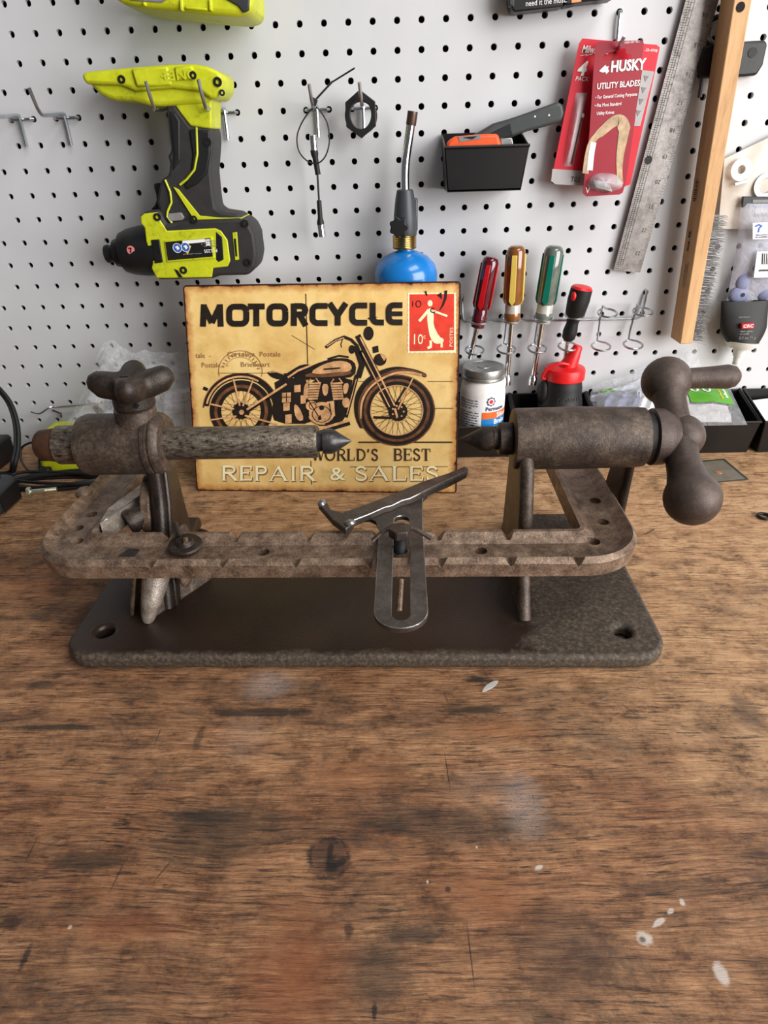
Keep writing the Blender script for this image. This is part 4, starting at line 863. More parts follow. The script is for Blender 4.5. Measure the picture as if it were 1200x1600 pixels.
# --- cable tie with a flexible magnetic pick-up
dz = .045
tie = thing('cable_tie', 'thin black cable tie loop hanging on a wire peg hook', 'cable tie', tuple(wall(490, 255, dz)))
lp = [(491, 167), (482, 176), (470, 195), (464, 215), (467, 236), (478, 250), (489, 255), (499, 254), (509, 243), (514.5, 222), (512, 195), (503, 177), (494, 167)]
build(MB().tube(spline([wall(a, b, dz) for a, b in lp], 5), .00075, 8), 'loop', 'black_rubber', tie)
build(MB().box(wall(491, 159, dz), (.0058, .004, .0062), Matrix.Rotation(.5, 3, 'Y')), 'lock_head', 'black_plastic', tie, bevel=.0006)
build(MB().tube(spline([wall(492, 157, dz), wall(517, 130, dz-.006), wall(521, 127, dz-.008), wall(554, 106.5, dz+.004)], 5), [.0011]*8+[.0008]*8, 6), 'tail', 'black_rubber', tie)
pk = thing('magnetic_pickup', 'slim flexible magnetic pick-up with two chrome ends and black sleeves', 'pick-up tool', tuple(wall(503, 370, .03)))
def wl(pts, d): return [wall(a, b, d) for a, b in pts]
a, b = wl([(489, 211), (491, 235)], .034); build(MB().lathe([(0, .0036), (.0004, .0041), ((b-a).length, .0041)], a, b-a, 24), 'chrome_end', 'chrome', pk)
a, b = wl([(490.5, 234), (497, 273)], .034); build(MB().lathe([(0, .0040), (.004, .0042), (.008, .0031), ((b-a).length, .0030)], a, b-a, 20), 'sleeve', 'black_rubber', pk)
a, b = wl([(496, 272), (498.5, 314)], .034); build(MB().cyl(a, b, .0011, n=10), 'flex_wire', 'black_rubber', pk)
a, b = wl([(498.5, 313), (501, 351)], .034); build(MB().lathe([(0, .0026), (.018, .0028), (.022, .0040), ((b-a).length, .0042)], a, b-a, 20), 'sleeve', 'black_rubber', pk)
a, b = wl([(501, 350), (503.5, 370)], .034); build(MB().lathe([(0, .0041), ((b-a).length-.0004, .0041), ((b-a).length, .0036)], a, b-a, 24), 'chrome_end', 'chrome', pk)

# --- ring nut on the next hook
rn = thing('ring_nut', 'black hexagonal ring nut hanging on a wire peg hook', 'nut', tuple(wall(564, 210, .025)))
cc = wall(564, 179, .032); n_ = 48; vs, fs = [], []
for rr_, y in (('i', 0), ('o', 0), ('o', -.0075), ('i', -.0075)):
    for i in range(n_):
        a = 2*math.pi*i/n_; hexr = .0178/max(math.cos((a+math.pi/6) % (math.pi/3)-math.pi/6), .1)*.95
        R_ = .0118 if rr_ == 'i' else min(hexr, .0196)
        vs.append((cc.x+R_*math.cos(a)*.93, cc.y+y, cc.z+R_*math.sin(a)*1.12))
for k in range(4):
    for i in range(n_): fs.append((k*n_+i, k*n_+(i+1) % n_, ((k+1) % 4)*n_+(i+1) % n_, ((k+1) % 4)*n_+i))
build(MB().add(vs, fs), 'hex_body', 'black_plastic', rn, bevel=.0006)
build(MB().washer((cc.x, cc.y, cc.z-.001), (0, 1, 0), .0172, .0125, .008, 40), 'skirt', 'burnt_steel', rn)
for i in range(6):
    a = math.radians(200+28*i); build(MB().cyl((cc.x+.0148*math.cos(a), cc.y+.0004, cc.z-.001+.0148*math.sin(a)), (cc.x+.0148*math.cos(a), cc.y-.0002, cc.z-.001+.0148*math.sin(a)), .0012, n=8), 'notch', 'chrome', rn)

# --- wall bin with knives
def tray(name, label, cat, f4, d0, d1, back_top, mat='bin_black', th=.0022, group=None):
    """open bin: front face corners TL,TR,BR,BL measured at distance d1; back at d0 rises to back_top"""
    tl, tr, br, bl = [wall(a, b, d1) for a, b in f4]; zt = (tl.z+tr.z)/2; zb = (bl.z+br.z)/2; zk = wall(*back_top, d0).z
    t = thing(name, label, cat, ((tl.x+tr.x)/2, -(d0+d1)/2, zb), 0, group)
    x0_, x1_, u0, u1 = tl.x, tr.x, bl.x, br.x
    build(MB().prism([(x0_, -d1, zt), (x1_, -d1, zt), (u1, -d1, zb), (u0, -d1, zb)], (0, th, 0)), 'front_panel', mat, t, bevel=.0008)
    build(MB().prism([(x0_, -d0, zk), (x1_, -d0, zk), (u1, -d0, zb), (u0, -d0, zb)], (0, -th, 0)), 'back_panel', mat, t, bevel=.0008)
    for xt, xb_, s_ in ((x0_, u0, 1), (x1_, u1, -1)):
        build(MB().prism([(xt, -d1, zt), (xt, -d0, zk), (xb_, -d0, zb), (xb_, -d1, zb)], (s_*th, 0, 0)), 'side_panel', mat, t, bevel=.0008)
    build(MB().prism([(u0, -d1, zb), (u1, -d1, zb), (u1, -d0, zb), (u0, -d0, zb)], (0, 0, th)), 'bottom_panel', mat, t)
    build(MB().tube([(x0_, -d1, zt), (x1_, -d1, zt)], .0016, 8), 'rim', mat, t)
    return t
tray('wall_bin', 'small black open bin on the pegboard holding two utility knives', 'bin', [(694, 232), (828, 226), (814, 296), (699, 302)], .002, .058, (690, 209))
kn = thing('utility_knife', 'orange snap-off utility knife lying in the black wall bin', 'knife', tuple(wall(745, 235, .038)))
build(slab([(696, 231), (700, 220), (712, 213), (752, 209.5), (778, 209), (784, 232), (783, 245), (700, 246)], .030, .046, .042), 'handle', 'orange_plastic', kn, bevel=.003)
build(slab([(716, 214), (750, 210.5), (752, 217), (718, 222)], .0455, .0465, .046), 'slider_recess', 'grey_print', kn)
build(slab([(724, 214.5), (746, 212.5), (738, 217.5)], .0462, .0472, .046), 'slider', 'black_plastic', kn)
build(slab([(781, 216), (800, 215), (803, 229), (783, 231)], .034, .043, .042), 'end_clip', 'silver_lid', kn, bevel=.001)
kn2 = thing('utility_knife', 'dark grey utility knife sticking up out of the black wall bin', 'knife', tuple(wall(760, 230, .022)))
build(slab([(738, 212), (770, 193), (798, 185), (824, 176), (868, 160), (876, 163), (879, 178), (874, 190), (850, 198), (820, 206), (800, 214), (760, 226)], .012, .030, .02), 'handle', 'grey_dark_knife', kn2, bevel=.005, seg=3)
build(slab([(760, 212), (797, 193), (802, 211), (765, 224)], .0295, .031, .03), 'inlay', 'black_plastic', kn2, bevel=.0006)
for px, py in ((836, 182), (858, 180)):
    q = wall(px, py, .0302); build(MB().lathe([(0, .0012), (.0006, .0009)], q+V((0, .0006, 0)), (0, -1, 0), 10), 'rivet', 'white_print', kn2)

# --- two carded blade packs on a single hook
hk = thing('peg_hook', 'single wire peg hook holding the two red blade packs', 'hook', tuple(wall(968, 62, .004)), 0, 'zinc wire pegboard hooks')
h0 = hole(25, 0)
build(MB().tube(spline([(h0.x, .012, h0.z), (h0.x, -.002, h0.z), (h0.x-.0005, -.004, h0.z-.006), tuple(wall(964, 70, .004)), (wall(962, 80, .01).x, -.010, wall(962, 80, .01).z), (wall(966, 76, .035).x, -.035, wall(966, 76, .035).z), tuple(wall(976, 56, .05))], 4), .0018, 8), 'wire', 'zinc_wire', hk)
def card(name, label, outline, d, th, mat): 
    o_ = thing(name, label, 'blade pack', tuple(wall(outline[0][0], outline[-1][1], d)))
    return o_, slab(outline, d-th, d, d)
pk2, mb = card('blade_pack', 'bright red carded pack of grout rods behind the maroon blade pack', [(905, 68), (910, 60), (1026, 70), (1031, 74), (1024, 110), (985, 288), (975, 292), (868, 288), (861, 283)], .020, .0012, 'red_card')
b2 = build(mb, 'card', 'red_card', pk2)
build(slab([(863, 264), (915, 267), (914, 290), (868, 288), (861, 283)], .020, .0206, .020), 'bottom_band', 'grey_card', b2); build(slab([(1003, 109.5), (1022, 112), (1000, 197), (990, 197)], .020, .0206, .020), 'side_panel', 'grey_card', b2)
for k in range(4): build(slab([(1006-k*4, 118+k*18), (1014-k*4, 119+k*18), (1008-k*4, 128+k*18)], .0206, .0209, .0206), 'blade_icon', 'grey_print', b2)
def wf(px, py, px2, py2, d): a = wall(px, py, d); u = wall(px2, py2, d)-a; return Frame(a, u, (0, 0, 1))
fr = wf(908, 82, 935, 84, .0203); text(fr, 0, 0, 'Milwaukee', .0062, 'white_print', 'brand_text', b2, .0004, shear=.25, sx=.72, bold=.02)
text(wf(901, 117, 920, 118, .0203), 0, 0, '4', .0115, 'white_print', 'count_text', b2, .0004, bold=.06, shear=.2); text(wf(898, 126, 920, 127, .0203), 0, 0, 'PACK', .0038, 'white_print', 'count_text', b2, .0004, shear=.2)
text(wf(891, 284, 915, 285, .0207), 0, 0, 'TILE', .0052, 'black_print', 'tile_text', b2, .0004, sx=.8); text(wf(1006, 80, 1026, 82, .0203), 0, 0, '-20-4998', .0026, 'white_print', 'code_text', b2, .0004)
mb = MB(); ribbon(mb, [(907, 87), (918, 85), (915, 87.5), (926, 84)], .9, lambda a, b: wall(a, b, .0205)); build(mb, 'bolt_mark', 'white_print', b2, recalc=False)
for pts in ([(910.5, 180), (894, 256)], [(921, 222), (912, 258)]): build(MB().cyl(wall(*pts[0], .023), wall(*pts[1], .023), .0013, n=8), 'rod', 'burnt_steel', b2)
q = wall(910.5, 181, .023); build(MB().ball(q, .0019, 10, (1, 1, 1.4)), 'rod_tip', 'grey_card', b2)
build(MB().sheet(lambda u, v: wall(900-20*v+(18-6*v)*u, 145+115*v, .0205+.007*math.sin(math.pi*u)*math.sin(math.pi*v)**.4), 8, 16), 'blister', 'clear_blister', b2)
pk1, mb = card('blade_pack', 'maroon carded utility blade pack lettered HUSKY with a torn tan arch', [(930, 70), (933, 66), (938, 65), (1001, 62.8), (1006, 67), (1004, 84), (992, 190), (978, 285), (973, 301), (968, 304), (916, 307), (910.5, 302), (914, 270), (921, 208)], .034, .001, 'maroon_card')
b1 = build(mb, 'card', 'maroon_card', pk1)
hs = [wall(a, b, .034) for a, b in smooth([(939, 92), (946, 83), (958, 81), (966, 76), (978, 75), (977, 84), (987, 86), (986, 93), (962, 93), (944, 95)], 1)]
Mi = WM['blade_pack.001'].inverted(); cut(b1, MB().prism([Mi @ V((p.x, -.028, p.z)) for p in hs], (0, -.012, 0)))
F1 = wf(936, 112, 995, 107, .0343)
text(F1, .0115, -.001, 'HUSKY', .0088, 'white_print', 'brand_text', b1, .0003, bold=.055, sx=.86); text(F1, -.0010, -.0150, 'UTILITY BLADES', .0050, 'white_print', 'title_text', b1, .0003, bold=.03, sx=.84)
for k, s_ in enumerate(('• For General Cutting Purposes', '• Fits Most Standard', '   Utility Knives')): text(F1, -.0018, -.0235-.0072*k, s_, .0029, 'white_print', 'bullet_text', b1, .0003, sx=.80, bold=.02)
text(F1, .0225, .0215, '1000 047 053', .0019, 'white_print', 'code_text', b1, .0003)
mb = MB(); cc = [(936, 111), (942, 105), (946, 101.5), (948, 104.5), (951, 103), (950, 108), (952, 111), (947, 116), (946, 112), (942, 113.5)]
mb.flat([wall(a, b, .0344) for a, b in cc]); build(mb, 'dog_logo', 'white_print', b1, recalc=False)
sc6 = lambda pts: [(860+a/5.927, 40+b/5.927) for a, b in pts]
mb = MB(); ribbon(mb, smooth(sc6([(325, 1370), (345, 1200), (385, 1060), (500, 960), (590, 880), (660, 870), (688, 960), (660, 1100), (640, 1240), (640, 1400), (650, 1470)]), 2, False), [9.5]*12+[13+i*.55 for i in range(14)]+[16-i*.7 for i in range(10)]+[9]*30, lambda a, b: wall(a, b, .0345)); build(mb, 'torn_arch', 'kraft_fibre', b1, recalc=False)
mb = MB(); ribbon(mb, smooth(sc6([(400, 1080), (380, 1180), (365, 1340)]), 1, False), 9, lambda a, b: wall(a, b, .0348)); build(mb, 'torn_patch', 'white_paper', b1, recalc=False)
def blis(u, v):
    a = 2*math.pi*u; r = v; cx, cy = 945, 285
    return wall(cx+27*r*math.cos(a)*(1+.1*math.sin(3*a)), cy+16*r*math.sin(a)*(1+.1*math.cos(2*a)), .0345+.013*(1-r**3)+.0015*math.sin(5*a)*r*(1-r))
build(MB().sheet(blis, 28, 8), 'blister', 'clear_blister', b1)
build(slab([(925, 280), (950, 284), (956, 300), (930, 293)], .036, .041, .038), 'blade_stack', 'silver_lid', b1, bevel=.0005)
text(wf(914, 302, 930, 301, .0343), 0, 0, 'V', .006, 'white_print', 'corner_mark', b1, .0003)

# --- steel rule
ru = thing('steel_rule', 'long tarnished steel ruler hanging aslant on the pegboard', 'ruler', tuple(wall(978, 424, .005)))
mottled('rule_steel', [(.3, (96, 90, 86)), (.5, (142, 136, 132)), (.75, (172, 166, 162))], 24, .38, .6, .12, 600)
RA, RB, RC, RD = wall(958.4, 421.4, .006), wall(999.6, 426.8, .006), wall(1127, 0, .006), wall(1071, 0, .006)
axd = (RD-RA).normalized(); wdd = (RB-RA); wdd = (wdd-axd*wdd.dot(axd)); WDT = wdd.length; wdd.normalize(); LEN = .62
RF = Frame(RA, wdd, axd)
bodyr = build(MB().prism([RF.p(x, y, 0) for x, y in rr(WDT/2, LEN/2, WDT/2, LEN/2, .0015, 3)], RF.N*.0011), 'blade', 'rule_steel', ru)
mb = MB(); g = lambda a, b: RF.p(a, b, .0013)
for i in range(1, int(LEN/.0015875)):
    y = i*.0015875; L = .0075 if i % 16 == 0 else .0058 if i % 8 == 0 else .0044 if i % 4 == 0 else .003
    ribbon(mb, [(WDT-L, y), (WDT-.0003, y)], .00028, g)
for i in range(1, int(LEN/.0021)):
    y = i*.0021; ribbon(mb, [(.0006, y), (.0092 if i % 3 == 0 else .0062, y)], .0003, g)
for x in (.0035, .0062, .0092): ribbon(mb, [(x, .006), (x, LEN)], .0003, g)
build(mb, 'graduations', 'black_print', bodyr, recalc=False)
for k in range(1, 23):
    f2 = Frame(RF.p(WDT-.0095, .0254*k-.004, 0), -RF.U, -RF.W); text(f2, 0, -.002, str(24-k), .0042, 'black_print', 'numeral', bodyr, .0013, 'CENTER')
q = RF.p(.006, .118, .0012); build(MB().lathe([(0, .0042), (.0003, .0042)], q, RF.N, 20), 'rivet', 'black_rubber', bodyr)

# --- wooden handled wire brush
bd0, bd1 = .010, .042
br = thing('wire_brush', 'long wooden block wire brush hanging with its bristles to one side', 'brush', tuple(wall(1065, 537, .03)))
FA, FB, FC, FD = [wall(a, b, bd1) for a, b in ((1062.4, 538), (1082, 537), (1175, 0), (1147, 0))]
up = ((FD+FC)/2-(FA+FB)/2)
ext = 1.12
blk = build(MB().prism([FA, FB, (FB+(FC-FB)*ext), (FA+(FD-FA)*ext)], (0, bd1-bd0, 0)), 'block', 'pine', br, bevel=.0012)
q = wall(1157, 11, bd1); build(MB().lathe([(0, .0042), (.0003, .0042)], q+V((0, -.0001, 0)), (0, -1, 0), 18), 'hang_hole', 'cavity_dark', blk)
sd = Frame((FA.x-.0003, -bd0, FA.z), (0, -1, 0), FD-FA)
LFT = Frame(V((FA.x-.0004, -bd0-.002, FA.z)), V((0, -1, 0)), V(((FD-FA).x, 0, (FD-FA).z)))
def lft(a, b): return LFT.p(a, b, 0)-V((.0004, 0, 0))
mb = MB()
for k, (y, h_) in enumerate([(.158+i*.0021, (.0008, .0014, .0005, .0011)[i % 4]) for i in range(11)]): ribbon(mb, [(.006, y), (.014, y)], h_, lft)
build(mb, 'barcode', 'black_print', blk, recalc=False)
fine_print(lambda a, b: lft(.013-b, .105+a), 0, 0, .03, .0045, 'black_print', 'stamped_text', blk)
fine_print(lambda a, b: lft(.019-b, .065+a), 0, 0, .03, .0030, 'grey_print', 'stamped_text', blk, 2, -.005)
mb = MB(); R_ = random.Random(3)
e0, e1 = FB, FB+(FC-FB)*.45
for k in range(54):
    f_ = .012+.43/.45*k/54*1.0; base_ = e0+(e1-e0)*min(1, f_)
    for j in range(12):
        s0 = base_+V((-.001, .006+R_.uniform(0, .016), R_.uniform(-.0008, .0008))); L = R_.uniform(.016, .021)
        droop = (R_.uniform(-.004, .004) if k < 14 else R_.uniform(-.0016, .0016))
        mb.tube([s0, s0+V((L*.5, 0, -L*.06+droop*.3)), s0+V((L, R_.uniform(-.002, .002), -L*.12+droop))], .00022, 3)
bs = build(mb, 'bristles', 'wire_bristle', br, recalc=False); bs['kind'] = 'stuff'

# --- black clip holder with a key ring behind the brush
ho = thing('belt_clip_holder', 'black plastic holder with a ring hanging behind the wooden brush', 'holder', tuple(wall(1140, 122, .015)))
hb = build(slab([(1087, 106), (1098, 72), (1124, 67), (1195, 63), (1198, 70), (1191, 102), (1181, 118), (1160, 120), (1090, 123)], .002, .0085, .006), 'body', 'black_plastic', ho, bevel=.003, seg=3)
q = wall(1120, 50, .005); build(MB().ring((q.x, -.005, q.z), (.1, 1, 0), .0125, .0026, 28, 8), 'ring', 'black_plastic', ho); build(MB().ring((q.x+.002, -.005, q.z), (.1, 1, 0), .0085, .0011, 24, 6), 'inner_ring', 'zinc_wire', ho)
q = wall(1176, 82, .0088); build(MB().lathe([(0, .0045), (.0006, .0045)], (q.x, -.0086, q.z), (0, -1, 0), 18), 'screw_boss', 'black_rubber', hb)
build(MB().tube(wl([(1096, 122), (1091, 153)], .005), .0011, 6), 'pin', 'burnt_steel', ho); build(MB().tube(wl([(1100, 122), (1095, 152)], .005), .0011, 6), 'pin', 'zinc_wire', ho)

# --- clear bag of washers, bag of rubber parts, squeeze tube
wbg = thing('washer_bag', 'clear beige bag of washers pinned beside the wire brush', 'bag', tuple(wall(1190, 330, .005)))
build(MB().sheet(lambda u, v: wall(1132-10*v+150*u, 248-72*u*(1-v)+v*110, .006+.006*math.sin(math.pi*u)*math.sin(math.pi*v)+.0008*math.sin(17*u+9*v)), 20, 20), 'film', 'beige_bag', wbg)
for px, py, R_, r_, mt in ((1158, 265, .0115, .0068, 'washer_clear'), (1158, 265, .0068, .0045, 'white_plastic'), (1196, 290, .0130, .0082, 'washer_steel')):
    q = wall(px, py, .0125); build(MB().washer((q.x, -.0122, q.z), (0, -1, .1), R_, r_, .0014, 28), 'washer', mt, wbg)
build(slab([(1148, 286), (1169, 280), (1170, 284), (1149, 290)], .012, .0134, .013), 'crimp', 'washer_steel', wbg)
pb = thing('parts_bag', 'frosty zip bag with blue-grey rubber parts and white stickers', 'bag', tuple(wall(1180, 490, .01)))
OUT = [(1156, 322), (1270, 322), (1265, 480), (1133, 486), (1142, 430), (1150, 370)]
def pbf(u, v):
    L0 = 1157-3*v-22*v**1.6; return wall(L0+(1290-L0)*u, 318+165*v, .014+.011*math.sin(math.pi*u)**.6*math.sin(math.pi*min(1, v+.05))**.6+.0012*math.sin(11*u+14*v))
build(MB().sheet(pbf, 24, 24), 'film', 'frost_film', pb)
build(slab([(1160, 307), (1290, 307), (1290, 324), (1158, 324)], .012, .0165, .0145), 'zip_header', 'dark_grey_plastic', pb, bevel=.001); build(slab([(1176, 312), (1290, 311), (1290, 316), (1176, 317)], .0165, .0171, .0168), 'zip_stripe', 'grey_print', pb)
for px, py, a, b in ((1155, 460, .016, .013), (1162, 440, .012, .016), (1195, 455, .015, .014), (1190, 432, .012, .010)):
    q = wall(px, py, .015); build(MB().ball((q.x, -.0155, q.z), 1, 18, (a*.8, .005, b*.8)), 'rubber_part', 'grey_rubber', pb)
q = wall(1161, 461, .0208); build(MB().lathe([(0, .0024), (.0003, .0024)], q, (0, -1, 0), 14), 'hole_mark', 'black_print', pb)
l1 = build(slab([(1176, 348), (1240, 346), (1240, 372), (1176, 374)], .0262, .0266, .0262), 'sticker', 'white_paper', pb); l2 = build(slab([(1183, 393), (1250, 391), (1250, 432), (1178, 434), (1178, 430)], .0268, .0272, .027), 'sticker', 'white_paper', pb)
mb = MB()
for i in range(10): ribbon(mb, [(1192+i*3.2, 396), (1191+i*3.2, 413)], 1.2 if i % 3 else 1.9, lambda a, b: wall(a, b, .0275))
build(mb, 'barcode', 'black_print', l2, recalc=False); F9 = wf(1186, 424, 1215, 423, .0278); fine_print(lambda a, b: F9.p(a, b, 0), 0, 0, .03, .0032, 'black_print', 'code_text', l2)
mb = MB(); ribbon(mb, [(1180, 354), (1186, 351), (1190, 353), (1186, 357), (1185, 363)], 2.2, lambda a, b: wall(a, b, .0269)); build(mb, 'ink_mark', 'blue_ink', l1, recalc=False)
F8 = wf(1181, 368, 1210, 367, .0270); fine_print(lambda a, b: F8.p(a, b, 0), 0, 0, .03, .0014, 'navy_print', 'sticker_text', l1, 2, .0024)
F7 = wf(1167, 339, 1200, 338, .0268); text(None, -.034, 0, 'Specialties', .0045, 'grey_print', 'bag_text', pb, fn=lambda a, b: F7.p(-a, b, 0))
tb = thing('squeeze_tube', 'black and white squeeze tube lettered CRC hanging nozzle down', 'tube', tuple(wall(1152, 572, .02)))
def tubeg(u, v):
    a = 2*math.pi*u; w_ = (.0285 if v < .6 else .0285-.010*((v-.6)/.4)**1.5); dpt = .004+.011*v; cx, cz = wall(1164-4*v, 470+66*v, .02).x, wall(1164, 470+66*v, .02).z
    return V((cx+w_*math.cos(a), -.02+dpt*math.sin(a), cz))
build(MB().sheet(tubeg, 36, 14), 'body', 'black_print', tb)
c = wall(1161, 535, .02); build(MB().lathe([(0, .0001), (0, .0205), (.002, .0195), (.008, .014), (.0085, .0082), (.018, .0068), (.0185, .0055), (.026, .0046), (.0265, .0001)], (c.x-.001, -.02, c.z+.001), (-.08, -.1, -1), 30), 'nozzle', 'white_plastic', tb)
build(MB().lathe([(0, .0050), (.003, .0047), (.0032, .0002)], V((c.x-.001, -.02, c.z))+V((-.08, -.1, -1)).normalized()*.0245, (-.08, -.1, -1), 16), 'nozzle_tip', 'cement_flake', tb)
bp = build(slab([(1159, 506), (1178, 505), (1177, 513), (1158, 514)], .030, .0352, .034), 'brand_patch', 'crc_red', tb, bevel=.0008)
text(wf(1160.5, 512, 1178, 511.2, .0354), 0, 0, 'CRC', .0036, 'white_print', 'brand_text', bp, .0003, bold=.03, sx=1.2)
for px, py, s_, h_ in ((1154, 530, '2.5 oz 71 g', .0032), (1154, 497, 'EFFICIENCY', .0018)): text(wf(px, py, px+20, py-.6, .0355), 0, 0, s_, h_, 'grey_print', 'tube_text', tb, .0004)

F6 = wf(1157, 519, 1177, 518.4, .0359); fine_print(lambda a, b: F6.p(a, b, 0), 0, 0, .014, .0017, 'grey_print', 'tube_text', tb, 2, .003)
# --- black boxed lights at the top edge
for (pts, lb, tx) in (([(797, 2), (800, 15), (805, 19), (880, 10), (882, -60), (797, -60)], 'black carded package lettered need it the most', 1), ([(884, 9), (908, 3), (960, -2), (960, -60), (884, -60)], 'black and copper package edge beside the lettered black package', 0)):
    pg = thing('carded_package', lb, 'package', tuple(wall(840, 18, .02))); bx = build(slab(pts, .004, .028, .028), 'box', 'black_plastic', pg, bevel=.0015)
    if tx:
        f2 = wf(821, 9, 871, 4, .0283); text(f2, 0, -.0005, 'need it the most.', .0046, 'white_print', 'slogan_text', bx, .0004, sx=.88); text(f2, .001, .0072, 'Light', .0046, 'white_print', 'slogan_text', bx, .0004, sx=.88)
        build(slab([(792, -40), (802, -40), (803, 12), (795, 10)], .018, .030, .026), 'clear_edge', 'dark_grey_plastic', bx, bevel=.001)
    else: build(slab([(892, -20), (910, -20), (908, 2.5), (893, 5)], .0275, .0286, .028), 'copper_panel', 'copper', bx)

# ================================================================== WIRE RACK AND SCREWDRIVERS
rk = thing('tool_rack', 'long zinc wire rack with six pairs of rings on the pegboard', 'rack', tuple(wall(860, 545, .02)))
hl, hr = wall(722, 462, .001), wall(1009, 455, .001)
build(MB().tube(spline([(hl.x, .012, hl.z), (hl.x, -.003, hl.z), tuple(wall(722, 480, .006)), tuple(wall(724, 500, .008)), tuple(wall(732, 503.5, .008))], 4)+[wall(990, 498, .008)]+spline([wall(990, 498, .008), wall(1001, 494, .008), wall(1005, 480, .006), V((hr.x, -.003, hr.z)), V((hr.x, .012, hr.z))], 4)[1:], .0017, 8), 'bar', 'zinc_wire', rk)
UP = [(748, 500), (798, 498), (849, 496), (898, 492), (949, 489), (1004, 487)]; LO = [(741.5, 547), (791, 545.5), (839.6, 544.6), (887, 541), (939, 541), (989, 538.6)]
RD = .032
for (ux, uy), (lx, ly) in zip(UP, LO):
    cu, cl = wall(ux, uy, RD), wall(lx, ly, RD); R_ = .0113
    def loop(c): return [c+V((R_*math.sin(a), R_*math.cos(a), R_*math.cos(a)*.22)) for a in [math.radians(20+320*i/22) for i in range(23)]]
    pts = [V((cu.x, -.010, cu.z-.006))]
    upl = loop(cu)[::-1]; lol = loop(cl)
    wire = upl+[V((cu.x+.002, -.0155, cu.z+.002)), V((cu.x, -.0105, cu.z+.004)), V((cu.x-.001, -.0098, cu.z-.006)), V((cl.x+.001, -.0108, cl.z+.012)), V((cl.x, -.014, cl.z+.002))]+lol
    build(MB().tube(wire, .0013, 7), 'ring_pair', 'zinc_wire', rk)
def axis(p0, p1, d0, d1): return wall(*p0, d0), wall(*p1, d1)
def fluted(o, d, L, R, parent, core, flute, collar, nf=4):
    """clear fluted handle: coloured core with raised inlay stripes"""
    build(MB().lathe([(0, R*.55), (.002, R*.85), (.006, R), (L*.70, R), (L*.78, R*.74), (L*.84, R*.72), (L*.90, R*.92), (L*.985, R*.9), (L, R*.8)], o, d, 24), 'handle', core, parent, ang=50)
    u, w_ = perp(d.normalized()); dn = d.normalized()
    toward = V((0, -1, 0)); toward = (toward-dn*toward.dot(dn)).normalized(); side = dn.cross(toward)
    for k in range(nf):
        a = 2*math.pi*k/nf+.3; rad = toward*math.cos(a)+side*math.sin(a); tg = dn.cross(rad)
        hw = R*.34; q = [o+dn*(L*.10)+rad*R*.93-tg*hw*.8, o+dn*(L*.10)+rad*R*.93+tg*hw*.8, o+dn*(L*.70)+rad*R*.98+tg*hw, o+dn*(L*.77)+rad*R*.80, o+dn*(L*.70)+rad*R*.98-tg*hw]
        if flute: build(MB().prism(q, rad*R*.16), 'inlay', flute, parent, bevel=.0004)
    build(MB().lathe([(0, R*.74), (.001, R*.78), (L*.10, R*.78), (L*.105, R*.5)], o+dn*L*.885+dn*.001, dn, 8), 'collar', collar, parent)
specs = [('screwdriver', 'red screwdriver with a clear maroon fluted handle in the wire rack', (768, 401), (747, 506), (734, 560), 'handle_maroon', 'handle_red', 'handle_red', .0098),
         ('nut_driver', 'amber and yellow nut driver standing in the wire rack', (807, 384), (800, 501), (792, 590), 'handle_amber', 'handle_yellow', 'handle_yellow', .0108),
         ('nut_driver', 'teal green nut driver standing in the wire rack', (867, 384), (848, 501), (833, 590), 'handle_smoke', 'handle_teal', 'handle_teal', .0112)]
for i, (nm, lb, p0, p1, p2, core, fl_, col_, R_) in enumerate(specs):
    a, b = axis(p0, p1, RD+.004, RD); c = wall(*p2, RD-.004)
    t = thing(nm, lb, 'screwdriver', tuple(c), 0, 'drivers in the wire rack')
    fluted(a, b-a, (b-a).length, R_, t, core, fl_, col_)
    build(MB().lathe([(0, R_*.80), (.001, R_*.86), (.022, R_*.86), (.023, R_*.7)], a+(b-a)*.765, b-a, 20), 'clear_neck', 'clear_acetate' if i else 'handle_maroon', t)
    build(MB().cyl(b-(b-a).normalized()*.004, c, .0034 if i else .0030, n=16), 'shaft', 'chrome', t)
    if i: dn = (c-b).normalized(); build(MB().lathe([(0, .0036), (.003, .0055), (.013, .0057), (.0132, .0040), (.010, .0038)], c-dn*.004, dn, 24), 'socket', 'chrome', t)
a, b = axis((910, 447), (887, 532), RD+.004, RD); c = wall(880, 575, RD-.002); dn = (b-a).normalized(); L = (b-a).length
t = thing('screwdriver', 'black screwdriver with a red end cap standing in the wire rack', 'screwdriver', tuple(c), 0, 'drivers in the wire rack')
build(MB().lathe([(.003, .0128), (L*.25, .0132), (L*.48, .0118), (L*.60, .0078), (L*.68, .0072), (L*.82, .0088), (L*.95, .0080), (L, .0050)], a, dn, 28), 'handle', 'black_rubber', t, ang=50)
build(MB().lathe([(0, .0070), (.0008, .0108), (.003, .0126), (.0045, .0127)], a-dn*.0005, dn, 28), 'end_cap', 'red_plastic', t)
sd_ = V((-.75, -.65, 0)); sd_ = (sd_-dn*sd_.dot(dn)).normalized(); build(MB().ball(a+dn*.011+sd_*.0118, .0045, 14, (.8, .8, 1.3)), 'hang_inlay', 'red_plastic', t)
build(MB().cyl(b, c, .0022, n=12), 'shaft', 'chrome', t)

